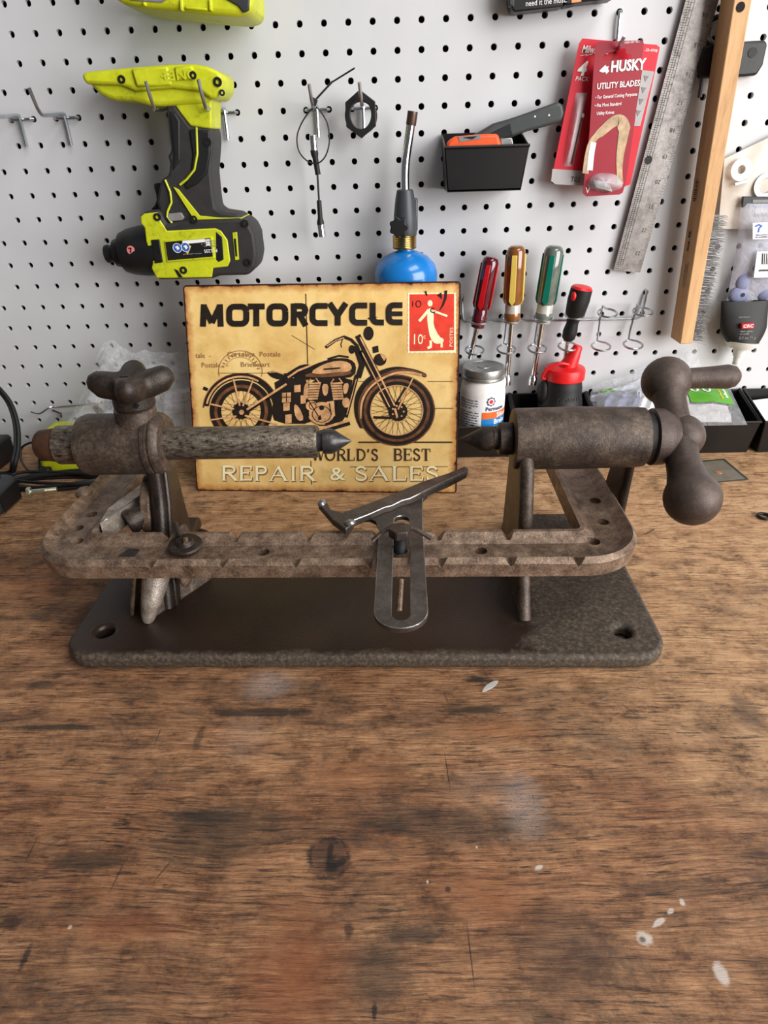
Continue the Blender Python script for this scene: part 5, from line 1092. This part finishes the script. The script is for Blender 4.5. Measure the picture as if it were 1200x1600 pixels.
# ================================================================== GAS TORCH (the sign leans on it)
tx, ty = .0085, -.0395
tx = at(634, 430, Y=ty).x
RC = .0338*(at(634, 430, Y=ty)-CAM).dot(_f)/.683*.995
torch = thing('gas_torch', 'blue propane cylinder with a grey and chrome torch head behind the sign', 'blow torch', (tx, ty, 0))
zs = lambda px, py: at(px, py, Y=ty).z
zsh = zs(634, 425)
zneck = zs(634, 388)
build(MB().lathe([(0, RC*.86), (.003, RC*.95), (.006, RC*.97), (zsh-.012, RC*.97)], (tx, ty, 0), (0, 0, 1), 48), 'cylinder', 'cyl_blue', torch)
build(MB().lathe([(.02, RC*.975), (zsh-.010, RC*.985), (zsh-.009, RC*.97)], (tx, ty, 0), (0, 0, 1), 48), 'label', 'black_print', torch)
build(MB().lathe([(zsh-.012, RC*.97), (zsh-.011, RC), (zsh, RC), (zsh+.008, RC*.93), (zsh+.017, RC*.70), (zsh+.022, RC*.42), (zneck-.002, RC*.26), (zneck+.002, RC*.25)], (tx, ty, 0), (0, 0, 1), 48), 'shoulder', 'cyl_blue', torch)
def cyl_label(R, cx, cy, z0_): return lambda a, b: V((cx+(R)*math.sin(a/R), cy-(R)*math.cos(a/R), z0_+b))
zl = zsh-.016
text(None, -.034, -.002, 'DANGER', .0045, 'white_print', 'label_heading', torch, fn=cyl_label(RC*.988, tx, ty, zl), bold=.02)
fine_print(cyl_label(RC*.988, tx, ty, zl), -.014, .001, .044, .0021, 'white_print', 'label_text', torch, 4, .0034); fine_print(cyl_label(RC*.988, tx, ty, zl), -.034, -.006, .016, .0022, 'white_print', 'label_text', torch, 2, .0034)
zb1 = zs(633, 366)
build(MB().lathe([(0, .0130), (.001, .0138)]+[(.0012+.0011*i, .0138 if i % 2 else .0132) for i in range(int((zb1-zneck)/.0011)-1)]+[(zb1-zneck, .0125)], (tx-.001, ty, zneck), (0, 0, 1), 32), 'brass_collar', 'brass', torch)
zg1 = zs(634, 294)
gr = [(0, .0128), (.004, .0135), ((zg1-zb1)*.45, .0128), ((zg1-zb1)*.8, .0108), ((zg1-zb1)*.98, .0090), (zg1-zb1, .0072)]
build(MB().lathe(gr, (tx, ty, zb1-.001), (0, 0, 1), 28), 'torch_body', 'torch_grey', torch, ang=50)
build(MB().box((tx+.010, ty, zb1+.020), (.008, .008, .034)), 'igniter_fin', 'torch_grey', torch, bevel=.002)
kq = at(623, 354, Y=ty-.016); kv = MB(); pr_ = []
for i in range(28):
    a = 2*math.pi*i/28; r_ = .0098+.0014*math.cos(7*a); pr_.append((kq.x+r_*math.cos(a), kq.y, kq.z+r_*math.sin(a)))
build(MB().prism(pr_, (0, -.010, 0)), 'valve_knob', 'black_plastic', torch, bevel=.001)
build(MB().cyl((kq.x, kq.y+.002, kq.z), (tx, ty, kq.z), .004, n=12), 'valve_stem', 'brass', torch)
bp_ = [at(a, b, Y=ty) for a, b in ((633, 300), (632.5, 275), (634, 250), (637.5, 225), (641, 200), (642.5, 190))]
build(MB().tube(spline(bp_, 4), .0048, 20), 'burner_tube', 'chrome', torch)
a, b = at(642, 196, Y=ty), at(645, 174, Y=ty); build(MB().lathe([(0, .0050), (.001, .0054), ((b-a).length, .0054), ((b-a).length, .0042), ((b-a).length-.004, .0040)], a, b-a, 24), 'flame_tip', 'burnt_steel', torch)

# ================================================================== BINS ALONG THE FOOT OF THE PEGBOARD
def bench_bin(x0, x1, label):
    d0, d1, zf, zk, th = .002, .072, .0445, .064, .0022
    t = thing('storage_bin', label, 'bin', ((x0+x1)/2, -.03, 0), 0, 'black bins along the foot of the pegboard')
    x0 += .001; x1 -= .001; i_ = .004; df = .006
    build(MB().prism([(x0, -d1, zf), (x1, -d1, zf), (x1-i_, -d1+df, .0005), (x0+i_, -d1+df, .0005)], (0, th, 0)), 'front_panel', 'bin_black', t, bevel=.0008)
    build(MB().prism([(x0, -d0, zk), (x1, -d0, zk), (x1-i_, -d0, .0005), (x0+i_, -d0, .0005)], (0, -th, 0)), 'back_panel', 'bin_black', t, bevel=.0008)
    for xt, xb_, s_ in ((x0, x0+i_, 1), (x1, x1-i_, -1)): build(MB().prism([(xt, -d1, zf), (xt, -d0, zk), (xb_, -d0, .0005), (xb_, -d1+df, .0005)], (s_*th, 0, 0)), 'side_panel', 'bin_black', t, bevel=.0008)
    build(MB().prism([(x0+i_, -d1+df, .0005), (x1-i_, -d1+df, .0005), (x1-i_, -d0, .0005), (x0+i_, -d0, .0005)], (0, 0, th)), 'bottom_panel', 'bin_black', t)
    build(MB().tube([(x0, -d0-.001, zk), (x0, -d1, zf), (x1, -d1, zf), (x1, -d0-.001, zk)], .0016, 8), 'rim', 'bin_black', t)
bench_bin(.047, .149, 'black bin holding the white brush-top jar'); bench_bin(.149, .251, 'black bin holding the red-capped bottle')
bench_bin(.251, .353, 'black bin under the grey end of the zip bag'); bench_bin(.353, .455, 'black bin under the green-labelled end of the zip bag'); bench_bin(.458, .56, 'black bin holding folded white paper')
build(MB().sheet(lambda u, v: V((.463+.09*u, -.012-.05*v, .050-.018*v+.004*math.sin(3*u+2*v))), 6, 6), 'paper', 'white_paper', tag(thing('folded_paper', 'folded white paper lying in the black bin', 'paper', (.508, -.035, .03)), 'folded white paper lying in the black bin', 'paper'))
# white jar
jx, jy, jr = .108, -.0345, .0290
jar = thing('brush_top_jar', 'white screw-top jar with a printed label and silver lid', 'jar', (jx, jy, .003))
jz = at(756, 588, Y=jy).z
build(MB().lathe([(0, jr*.93), (.003, jr), (jz-.021, jr), (jz-.012, jr*.95), (jz-.006, jr*.86), (jz-.004, jr*.84), (jz, jr*.84)], (jx, jy, .003), (0, 0, 1), 48), 'body', 'white_plastic', jar)
lz = jz-.001
lid = build(MB().lathe([(0, jr*.90), (.0015, jr*.93), (.004, jr*.92), (.005, jr*.88), (.006, jr*.92), (.0125, jr*.93), (.0145, jr*.90), (.0146, jr*.80), (.0138, jr*.78), (.0138, jr*.30), (.0146, jr*.28), (.0146, jr*.20), (.0138, .0005)], (jx, jy, lz), (0, 0, 1), 56), 'lid', 'silver_lid', jar)
for i, ch in enumerate('BRUSH IN LID'):
    if ch == ' ': continue
    a = math.radians(25-i*28); f2 = Frame((jx+jr*.52*math.cos(a), jy+jr*.52*math.sin(a), lz+.0139), (-math.sin(a)*-1, math.cos(a)*-1, 0), (math.cos(a), math.sin(a), 0)); text(f2, 0, -.002, ch, .0042, 'grey_film', 'embossed_letter', lid, .0002, 'CENTER')
JR = jr*1.006
def jf(a, b): return V((jx+JR*math.sin(a/JR), jy-JR*math.cos(a/JR), b))
def jpatch(name, mat, a0, a1, z0_, z1_, par, slope=0, off=0): return build(MB().sheet(lambda u, v: jf(a0+(a1-a0)*u, z0_+(z1_-z0_)*v+slope*(a1-a0)*u)+V((0, -off, 0)), 14, 2), name, mat, par)
zt = at(750, 625, Y=jy-jr).z
lb = jpatch('label', 'white_paper', -.046, .046, .008, zt, jar)
jpatch('text_panel', 'white_paper', -.044, -.006, .010, zt-.002, lb, 0, .0002)
jpatch('orange_band', 'orange_print', -.003, .044, zt-.026, zt-.017, lb, .0, .0003); jpatch('blue_band', 'blue_print', -.003, .044, .012, zt-.026, lb, 0, .0003)
jo = lambda a, b: jf(a, b)+V((0, -.0005, 0))
fine_print(jo, -.038, zt-.003, .030, .0018, 'navy_print', 'label_text', lb, 4, .0034); fine_print(jo, -.038, zt-.019, .030, .0018, 'navy_print', 'label_text', lb, 7, .0034)
text(None, .001, zt-.015, 'Permatex', .0052, 'navy_print', 'brand_text', lb, fn=jo, bold=.03, sx=.95); text(None, .017, zt-.0245, 'Silicone', .0058, 'white_print', 'product_text', lb, fn=jo, bold=.03); text(None, .013, zt-.0335, 'Brake', .0062, 'white_print', 'product_text', lb, fn=jo, bold=.04); text(None, .013, zt-.0425, 'Lube', .0062, 'white_print', 'product_text', lb, fn=jo, bold=.04)
mb = MB(); mb.flat([jo(.008+.0056*(1+.12*math.cos(8*a))*math.cos(a), zt-.003+.0056*(1+.12*math.cos(8*a))*math.sin(a)) for a in [2*math.pi*i/40 for i in range(40)]]); rg = build(mb, 'round_emblem', 'navy_print', lb, recalc=False)
mb = MB(); mb.flat([jo(.008+.0042*math.cos(a), zt-.003+.0042*math.sin(a))+V((0, -.0002, 0)) for a in [2*math.pi*i/24 for i in range(24)]]); build(mb, 'emblem_ring', 'white_print', rg, recalc=False)
mb = MB(); mb.flat([jo(.008+.0027*math.cos(a), zt-.003+.0027*math.sin(a))+V((0, -.0004, 0)) for a in [2*math.pi*i/20 for i in range(20)]]); build(mb, 'emblem_dot', 'crc_red', rg, recalc=False)
# black bottle with red nozzle cap
bx, by = at(880, 590, Y=-.0345).x, -.0345; bR = .0272
bot = thing('squeeze_bottle', 'black squeeze bottle with a red tethered nozzle cap', 'bottle', (bx, by, .003))
bz = at(880, 598, Y=by-.02).z
build(MB().lathe([(0, bR*.9), (.003, bR*1.02), (bz-.040, bR*1.05), (bz-.030, bR*.98), (bz-.026, bR*.93), (bz-.014, bR*.92), (bz-.008, bR*.88), (bz-.002, bR*.80), (bz, bR*.78)], (bx, by, .003), (0, 0, 1), 44), 'body', 'black_rubber', bot)
build(MB().ball((bx-.024, by-.004, bz-.018), .012, 18, (.7, .8, 1.4)), 'handle_bulge', 'black_rubber', bot)
cap = build(MB().lathe([(0, bR*.90), (.001, bR*.93), (.012, bR*.93), (.0145, bR*.88), (.016, bR*.70), (.017, .012)], (bx+.001, by, bz-.001), (0, 0, 1), 44), 'cap', 'red_plastic', bot)
nz, nt = V((bx+.0045, by, bz+.013)), at(904, 540, Y=by-.002)
build(MB().lathe([(0, .0125), ((nt-nz).length*.3, .0098), ((nt-nz).length*.95, .0058), ((nt-nz).length, .0045)], nz, nt-nz, 28), 'nozzle', 'red_plastic', cap)
build(MB().tube(spline([V((bx+.002, by-.011, bz+.020)), V((bx-.010, by-.012, bz+.022)), V((bx-.024, by-.010, bz+.014)), V((bx-.0285, by-.008, bz+.004)), V((bx-.024, by-.008, bz+.001))], 5), .0019, 8), 'tether', 'red_plastic', cap)
text(None, -.012, bz-.026, 'DEWALT', .0065, 'dark_grey_plastic', 'embossed_brand', bot, fn=lambda a, b: V((bx+(bR*.95)*math.sin(a/bR), by-(bR*.95)*math.cos(a/bR)-.0003, b)), bold=.02)
blb = build(MB().sheet(lambda u, v: V((bx+bR*1.045*math.sin(-.35+.95*u), by-bR*1.045*math.cos(-.35+.95*u), bz-.058+.026*v-.003*(1-u))), 12, 2), 'label', 'white_paper', bot)
fine_print(lambda a, b: V((bx+bR*1.06*math.sin(a/bR), by-bR*1.06*math.cos(a/bR), b)), -.006, bz-.038, .018, .0016, 'grey_print', 'label_text', blb, 4, .0028)
# zip bag with gloves and green label lying over two bins, and a cloudy film bag rising behind it
def quad(pts, u, v): a, b, c, d = pts; return (a*(1-u)+b*u)*(1-v)+(d*(1-u)+c*u)*v
def crumple(u, v, s=1.0): return s*(1.3-1.3*abs(math.sin(9*u+5*v+.8*math.sin(7*v)))-.9*abs(math.sin(15*v-7*u+1+.9*math.sin(5*u)))-.5*abs(math.sin(21*u+17*v+2))+.6)
zb_ = thing('zip_bag', 'clear zip bag with grey gloves and a green label over the bins', 'bag', (.36, -.045, .045))
Q = [at(935, 612, Y=-.020), at(1140, 606, Y=-.016), at(1168, 664, Y=-.082), at(925, 668, Y=-.080)]
def bagf(u, v): p = quad(Q, u, v); e_ = (math.sin(math.pi*u)*math.sin(math.pi*v))**.5 if 0 < u < 1 and 0 < v < 1 else 0; return p+V((0, -.006, .012))*e_+V((0, -.35, .9))*crumple(u, v, .0013)*e_
build(MB().sheet(bagf, 40, 24), 'film', 'clear_film', zb_)
def sub(u0, u1, v0, v1, off): return lambda u, v: bagf(u0+(u1-u0)*u, v0+(v1-v0)*v)-V((0, -.35, .9))*off
build(MB().sheet(lambda u, v: sub(.63, .955, .04, .56, -.0009)(u+.03*v*(1-u), v), 14, 8), 'green_label', 'green_film', zb_)
build(MB().sheet(sub(.53, .63, .04, .62, -.0007), 8, 8), 'white_panel', 'grey_card', zb_); build(MB().sheet(lambda u, v: sub(.56, .90, .60, .95, .0006)(u, v)+V((0, 0, .0008*math.sin(9*v+3*u))), 18, 10), 'folded_gloves', 'grey_card', zb_)
build(MB().sheet(lambda u, v: sub(.06, .30, .15, .85, .003)(u, v)+V((0, 0, .003*math.sin(14*u+5*v))), 20, 14), 'grey_glove', 'grey_rubber', zb_); build(MB().sheet(lambda u, v: sub(.28, .46, .10, .85, .002)(u, v)+V((0, 0, .002*math.sin(17*u+9*v))), 16, 14), 'white_glove', 'white_paper', zb_)
up_ = V((0, -.35, .9))
fine_print(lambda a, b: bagf(.93-b, .12+a)+up_*.0014, 0, 0, .36, .026, 'white_print', 'label_text', zb_); fine_print(lambda a, b: bagf(.885-b, .12+a)+up_*.0014, 0, 0, .36, .016, 'yellow_print', 'label_text', zb_)
for cx_ in (.70, .79):
    mb = MB(); ribbon(mb, [(cx_+.026*math.cos(math.radians(t_)), .10+.14*math.sin(math.radians(t_))) for t_ in range(0, 181, 12)], .016, lambda a, b: bagf(a, max(.01, b))+up_*.0016); build(mb, 'label_ring', 'white_print', zb_, recalc=False)
build(MB().tube([bagf(.02+.96*i/20, .01)+V((0, -.0005, .0008)) for i in range(11)], .0014, 6), 'zip_seal', 'green_film', zb_)
fb_ = thing('film_bag', 'cloudy crumpled plastic film bag against the pegboard behind the zip bag', 'bag', (.30, -.02, .065))
Q2 = [at(925, 600, Y=-.008), at(1085, 540, Y=-.006), at(1100, 600, Y=-.016), at(910, 650, Y=-.020)]
build(MB().sheet(lambda u, v: quad(Q2, u, v)+V((0, -.006-.7*crumple(u, v, .0022), .5*crumple(v, u, .002))), 36, 24), 'film', 'clear_film', fb_)
build(MB().sheet(lambda u, v: quad(Q2, u*.6, .3+.65*v)+V((0, -.010-.7*crumple(u+.4, v, .0025), .6*crumple(v, u, .0025))), 24, 16), 'film_fold', 'frost_film', fb_)

# ================================================================== CLUTTER AT THE BACK LEFT
# crumpled clear bag with a white box and a brass fitting
cb = thing('clear_bag', 'crumpled clear plastic bag with a white tiled box and a brass fitting', 'bag', (-.32, -.06, 0))
QB = [at(160, 545, Y=-.050), at(310, 552, Y=-.035), at(300, 690, Y=-.075), at(95, 690, Y=-.070)]
def cbf(u, v):
    p = quad(QB, u, v); top = math.sin(math.pi*v)**.5 if 0 < v < 1 else 0
    return p+V((.5*crumple(v, u, .004)*(1-v), -.014*top*math.sin(math.pi*u)-crumple(u, v, .0042), .6*crumple(v+.3, u, .004)+(.012*math.exp(-((u-.12)/.09)**2)*(1-v))))
build(MB().sheet(cbf, 48, 36), 'film', 'clear_film', cb, ang=25)
build(MB().sheet(lambda u, v: cbf(u*.9+.05, v*.8+.15)+V((0, .012, 0))-V((0, crumple(u+.7, v+.2, .004), 0)), 36, 26), 'film_back', 'clear_film', cb, ang=25)
bq = [at(a, b, Y=-.055) for a, b in ((258, 618), (300, 612), (304, 668), (256, 664))]
wb_ = build(MB().prism(bq, (0, .02, 0)), 'white_box', 'white_paper', cb)
mb = MB()
for pts in ([(258, 632), (302, 626)], [(257, 648), (303, 645)], [(270, 616), (272, 664)], [(286, 614), (290, 666)]): ribbon(mb, pts, .7, lambda a, b: at(a, b, Y=-.0555))
build(mb, 'box_grid', 'grey_print', wb_, recalc=False)
bqx = [at(a, b, Y=-.058) for a, b in ((144, 636), (160, 626), (170, 637), (170, 642), (152, 649))]; build(MB().prism(bqx, (0, .012, 0)), 'brass_fitting', 'brass', cb, bevel=.001)
q = at(178, 634, Y=-.055); build(MB().lathe([(0, .0055), (.002, .0065), (.010, .0065)], q, (-.8, -.3, .2), 14), 'black_fitting', 'dark_grey_plastic', cb)
# small wire hook low on the board
hk3 = thing('peg_hook', 'small bent wire peg hook low beside the crumpled clear bag', 'hook', tuple(wall(80, 640, .01)), 0, 'zinc wire pegboard hooks')
hh = hole(-1, 16); build(MB().tube(spline([(hh.x+.012, .012, hh.z), (hh.x+.012, -.004, hh.z-.001), tuple(wall(92, 636, .010)), tuple(wall(78, 636, .018)), tuple(wall(62, 646, .022)), tuple(wall(48, 643, .024))], 4), .0012, 7), 'wire', 'zinc_wire', hk3)
build(MB().tube(wl([(82, 641), (95, 646), (96, 652)], .006), .0012, 6), 'leg', 'burnt_steel', hk3)
# lime battery pack behind the spindle
q0 = at(64, 742, Z=0)
lp_ = thing('battery_pack', 'lime green battery pack with a black band behind the spindle end', 'battery', (q0.x+.025, q0.y+.03, 0))
X0, Y0 = q0.x, q0.y; zt_ = at(66, 679, Y=Y0+.02).z
build(MB().prism([(X0+a, Y0+b, .0) for a, b in rr(.034, .034, .034, .034, .010)], (0, 0, zt_)), 'case', 'lime_plastic', lp_, bevel=.004, seg=3)
build(MB().prism([(X0+a, Y0+b, zt_*.42) for a, b in rr(.034, .034, .0346, .0346, .010)], (0, 0, zt_*.13)), 'band', 'black_plastic', lp_)
build(MB().box((X0+.010, Y0-.003, .006), (.014, .012, .012)), 'plug', 'black_plastic', lp_, bevel=.002)
mb = MB(); ribbon(mb, [(X0+.005, zt_*.60), (X0+.010, zt_*.50), (X0+.015, zt_*.60)], .002, lambda a, b: V((a, Y0-.0004, b))); build(mb, 'v_mark', 'white_print', lp_, recalc=False)
# charger at the left edge
cq = at(38, 776, Z=0)
ch = thing('battery_charger', 'dark grey battery charger with a white sticker at the bench edge', 'charger', (cq.x-.07, cq.y-.04, 0), math.radians(2))
def chp(a, b, z): return V((cq.x+a, cq.y+b, z))
zc = at(28, 737, Y=cq.y+.002).z
cs = build(MB().prism([chp(0, 0, 0), chp(-.003, -.16, 0), chp(-.15, -.16, 0), chp(-.15, 0.01, 0)], (0, 0, zc)), 'case', 'dark_grey_plastic', ch, bevel=.008, seg=3)
build(MB().prism([chp(-.012, -.010, zc-.001), chp(-.012, -.09, zc-.001), chp(-.09, -.09, zc-.001), chp(-.09, -.010, zc-.001)], (0, 0, .004)), 'dock', 'black_plastic', cs, bevel=.0015)
build(MB().prism([chp(.0006, -.014, zc*.30), chp(.0002, -.034, zc*.30), chp(.0002, -.034, zc*.55), chp(.0004, -.026, zc*.62), chp(.0006, -.012, zc*.66)], (.0004, 0, 0)), 'sticker', 'white_paper', cs)
build(MB().prism([chp(.0009, -.006, .003), chp(.0006, -.044, .003), chp(.0006, -.044, zc*.7), chp(.0009, -.004, zc*.78)], (.0003, 0, 0)), 'side_panel', 'black_plastic', cs)
q = at(2, 730, Z=0); build(MB().box((q.x-.03, q.y+.01, .017), (.07, .05, .034)), 'adapter_body', 'black_plastic', tag(thing('power_adapter', 'black power adapter block behind the battery charger', 'adapter', (q.x-.03, q.y, 0)), 'black power adapter block behind the battery charger', 'adapter'), bevel=.004)
# cords
def cord(pts, r, name, label=None, parent=None):
    o_ = build(MB().tube(spline([V(p) for p in pts], 8), r, 8), name, 'black_rubber', parent)
    return tag(o_, label, 'cord') if label else o_
c1 = [at(-20, 590, Y=-.04), at(0, 608, Y=-.05), at(18, 632, Y=-.06), at(28, 665, Y=-.075), at(29, 700, Y=-.09), at(24, 725, Y=-.105)]; e_ = at(20, 742, Z=.004)
cord(c1+[V((e_.x, e_.y, .006)), V((e_.x-.012, e_.y-.004, .0045))], .0026, 'power_cord', None, ch)
cord([p+V((-.0052, .002, 0)) for p in c1]+[V((e_.x-.006, e_.y+.006, .006)), V((e_.x-.02, e_.y+.004, .0045))], .0024, 'power_cord', None, ch)
cord([at(58, 738, Z=.004), at(44, 735, Z=.004), at(33, 718, Z=.018), at(34, 700, Z=.03), at(47, 692, Z=.038), at(58, 693, Z=.038), at(61, 710, Z=.025), at(62, 736, Z=.004)], .0014, 'thin_cord', 'thin black cord bent in a square loop beside the lime battery')
R_ = random.Random(5)
cen = at(85, 757, Z=0)
coil = thing('cable_coil', 'flat black coil of cable lying on the bench under the bolt', 'cable', (cen.x, cen.y, 0))
for k in range(7):
    a0 = R_.uniform(-.15, .15); sx_ = .058+.002*(k % 4); sy_ = .016+.0022*(k % 3)
    build(MB().tube([(cen.x+.006+sx_*math.cos(t_)*math.cos(a0)-sy_*math.sin(t_)*math.sin(a0), cen.y+sy_*math.sin(t_)+a0*.06*math.cos(t_), .0022+.0012*k+.0008*math.sin(3*t_+k)) for t_ in [2*math.pi*i/36 for i in range(36)]], .0021, 7, True), 'cable_turn', 'black_rubber', coil)
b0, b1_ = at(42, 768, Z=.016), at(90, 763, Z=.016); b0.z = b1_.z = .0148; dn = (b1_-b0).normalized()
bo_ = thing('hex_bolt', 'zinc hex bolt lying across the black cable coil', 'bolt', (b0.x, b0.y, .011))
u, w_ = perp(dn); build(MB().prism([b0+(u*math.cos(math.pi*i/3)+w_*math.sin(math.pi*i/3))*.0062 for i in range(6)], dn*.0045), 'head', 'zinc_bolt', bo_, bevel=.0004)
build(MB().lathe([(.0045, .0030), (.02, .0030)]+[(.02+.0006*i, .0031 if i % 2 else .0026) for i in range(int(((b1_-b0).length-.02)/.0006))], b0, dn, 12), 'shank', 'zinc_bolt', bo_)

# ================================================================== SMALL THINGS ON THE BENCH
pq = [at(a, b, Z=0) for a, b in ((1089, 722), (1131, 718), (1169, 750), (1113, 755))]
pl_ = thing('mesh_plate', 'small grey square plate with a dark edge and a copper spot', 'plate', tuple((pq[0]+pq[2])/2))
build(MB().prism([p+V((0, 0, .0003)) for p in pq], (0, 0, .0012)), 'border', 'plate_edge', pl_)
cc = (pq[0]+pq[1]+pq[2]+pq[3])/4; build(MB().prism([cc+(p-cc)*.90+V((-.002, -.002, .0014)) for p in pq], (0, 0, .0005)), 'face', 'mesh_plate', pl_)
q = at(1123, 738, Z=.002); build(MB().lathe([(0, .0042), (.0003, .0040)], (q.x, q.y, .0019), (0, 0, 1), 9), 'copper_spot', 'copper', pl_)
q = at(1194, 806, Z=.002); tag(build(MB().ring((q.x, q.y, .0017), (0, 0, 1), .0058, .0016, 24, 8), 'rubber_ring', 'black_rubber'), 'small black rubber ring lying on the bench', 'o-ring')
fl2 = [at(a, b, Z=.001) for a, b in smooth([(752, 1083), (757, 1072), (770, 1064), (780, 1063), (774, 1072), (762, 1079)], 1)]
tag(build(MB().prism([V((p.x, p.y, .0002+.0012*(i/len(fl2)))) for i, p in enumerate(fl2)], (0, 0, .0004)), 'plastic_shaving', 'cement_flake'), 'clear leaf-shaped plastic shaving on the bench in front of the iron base', 'shaving')
for pts, lb in (([(746, 858), (752, 854), (758, 852)], 'tiny curled wood splinter on the bench beside the right rail bend'), ([(1010, 834), (1016, 831), (1022, 827)], 'tiny dark fibre on the bench near the crank ball')):
    tag(build(MB().tube([at(a, b, Z=.0006) for a, b in pts], .0006, 6), 'wood_splinter', 'iron_rust'), lb, 'splinter')
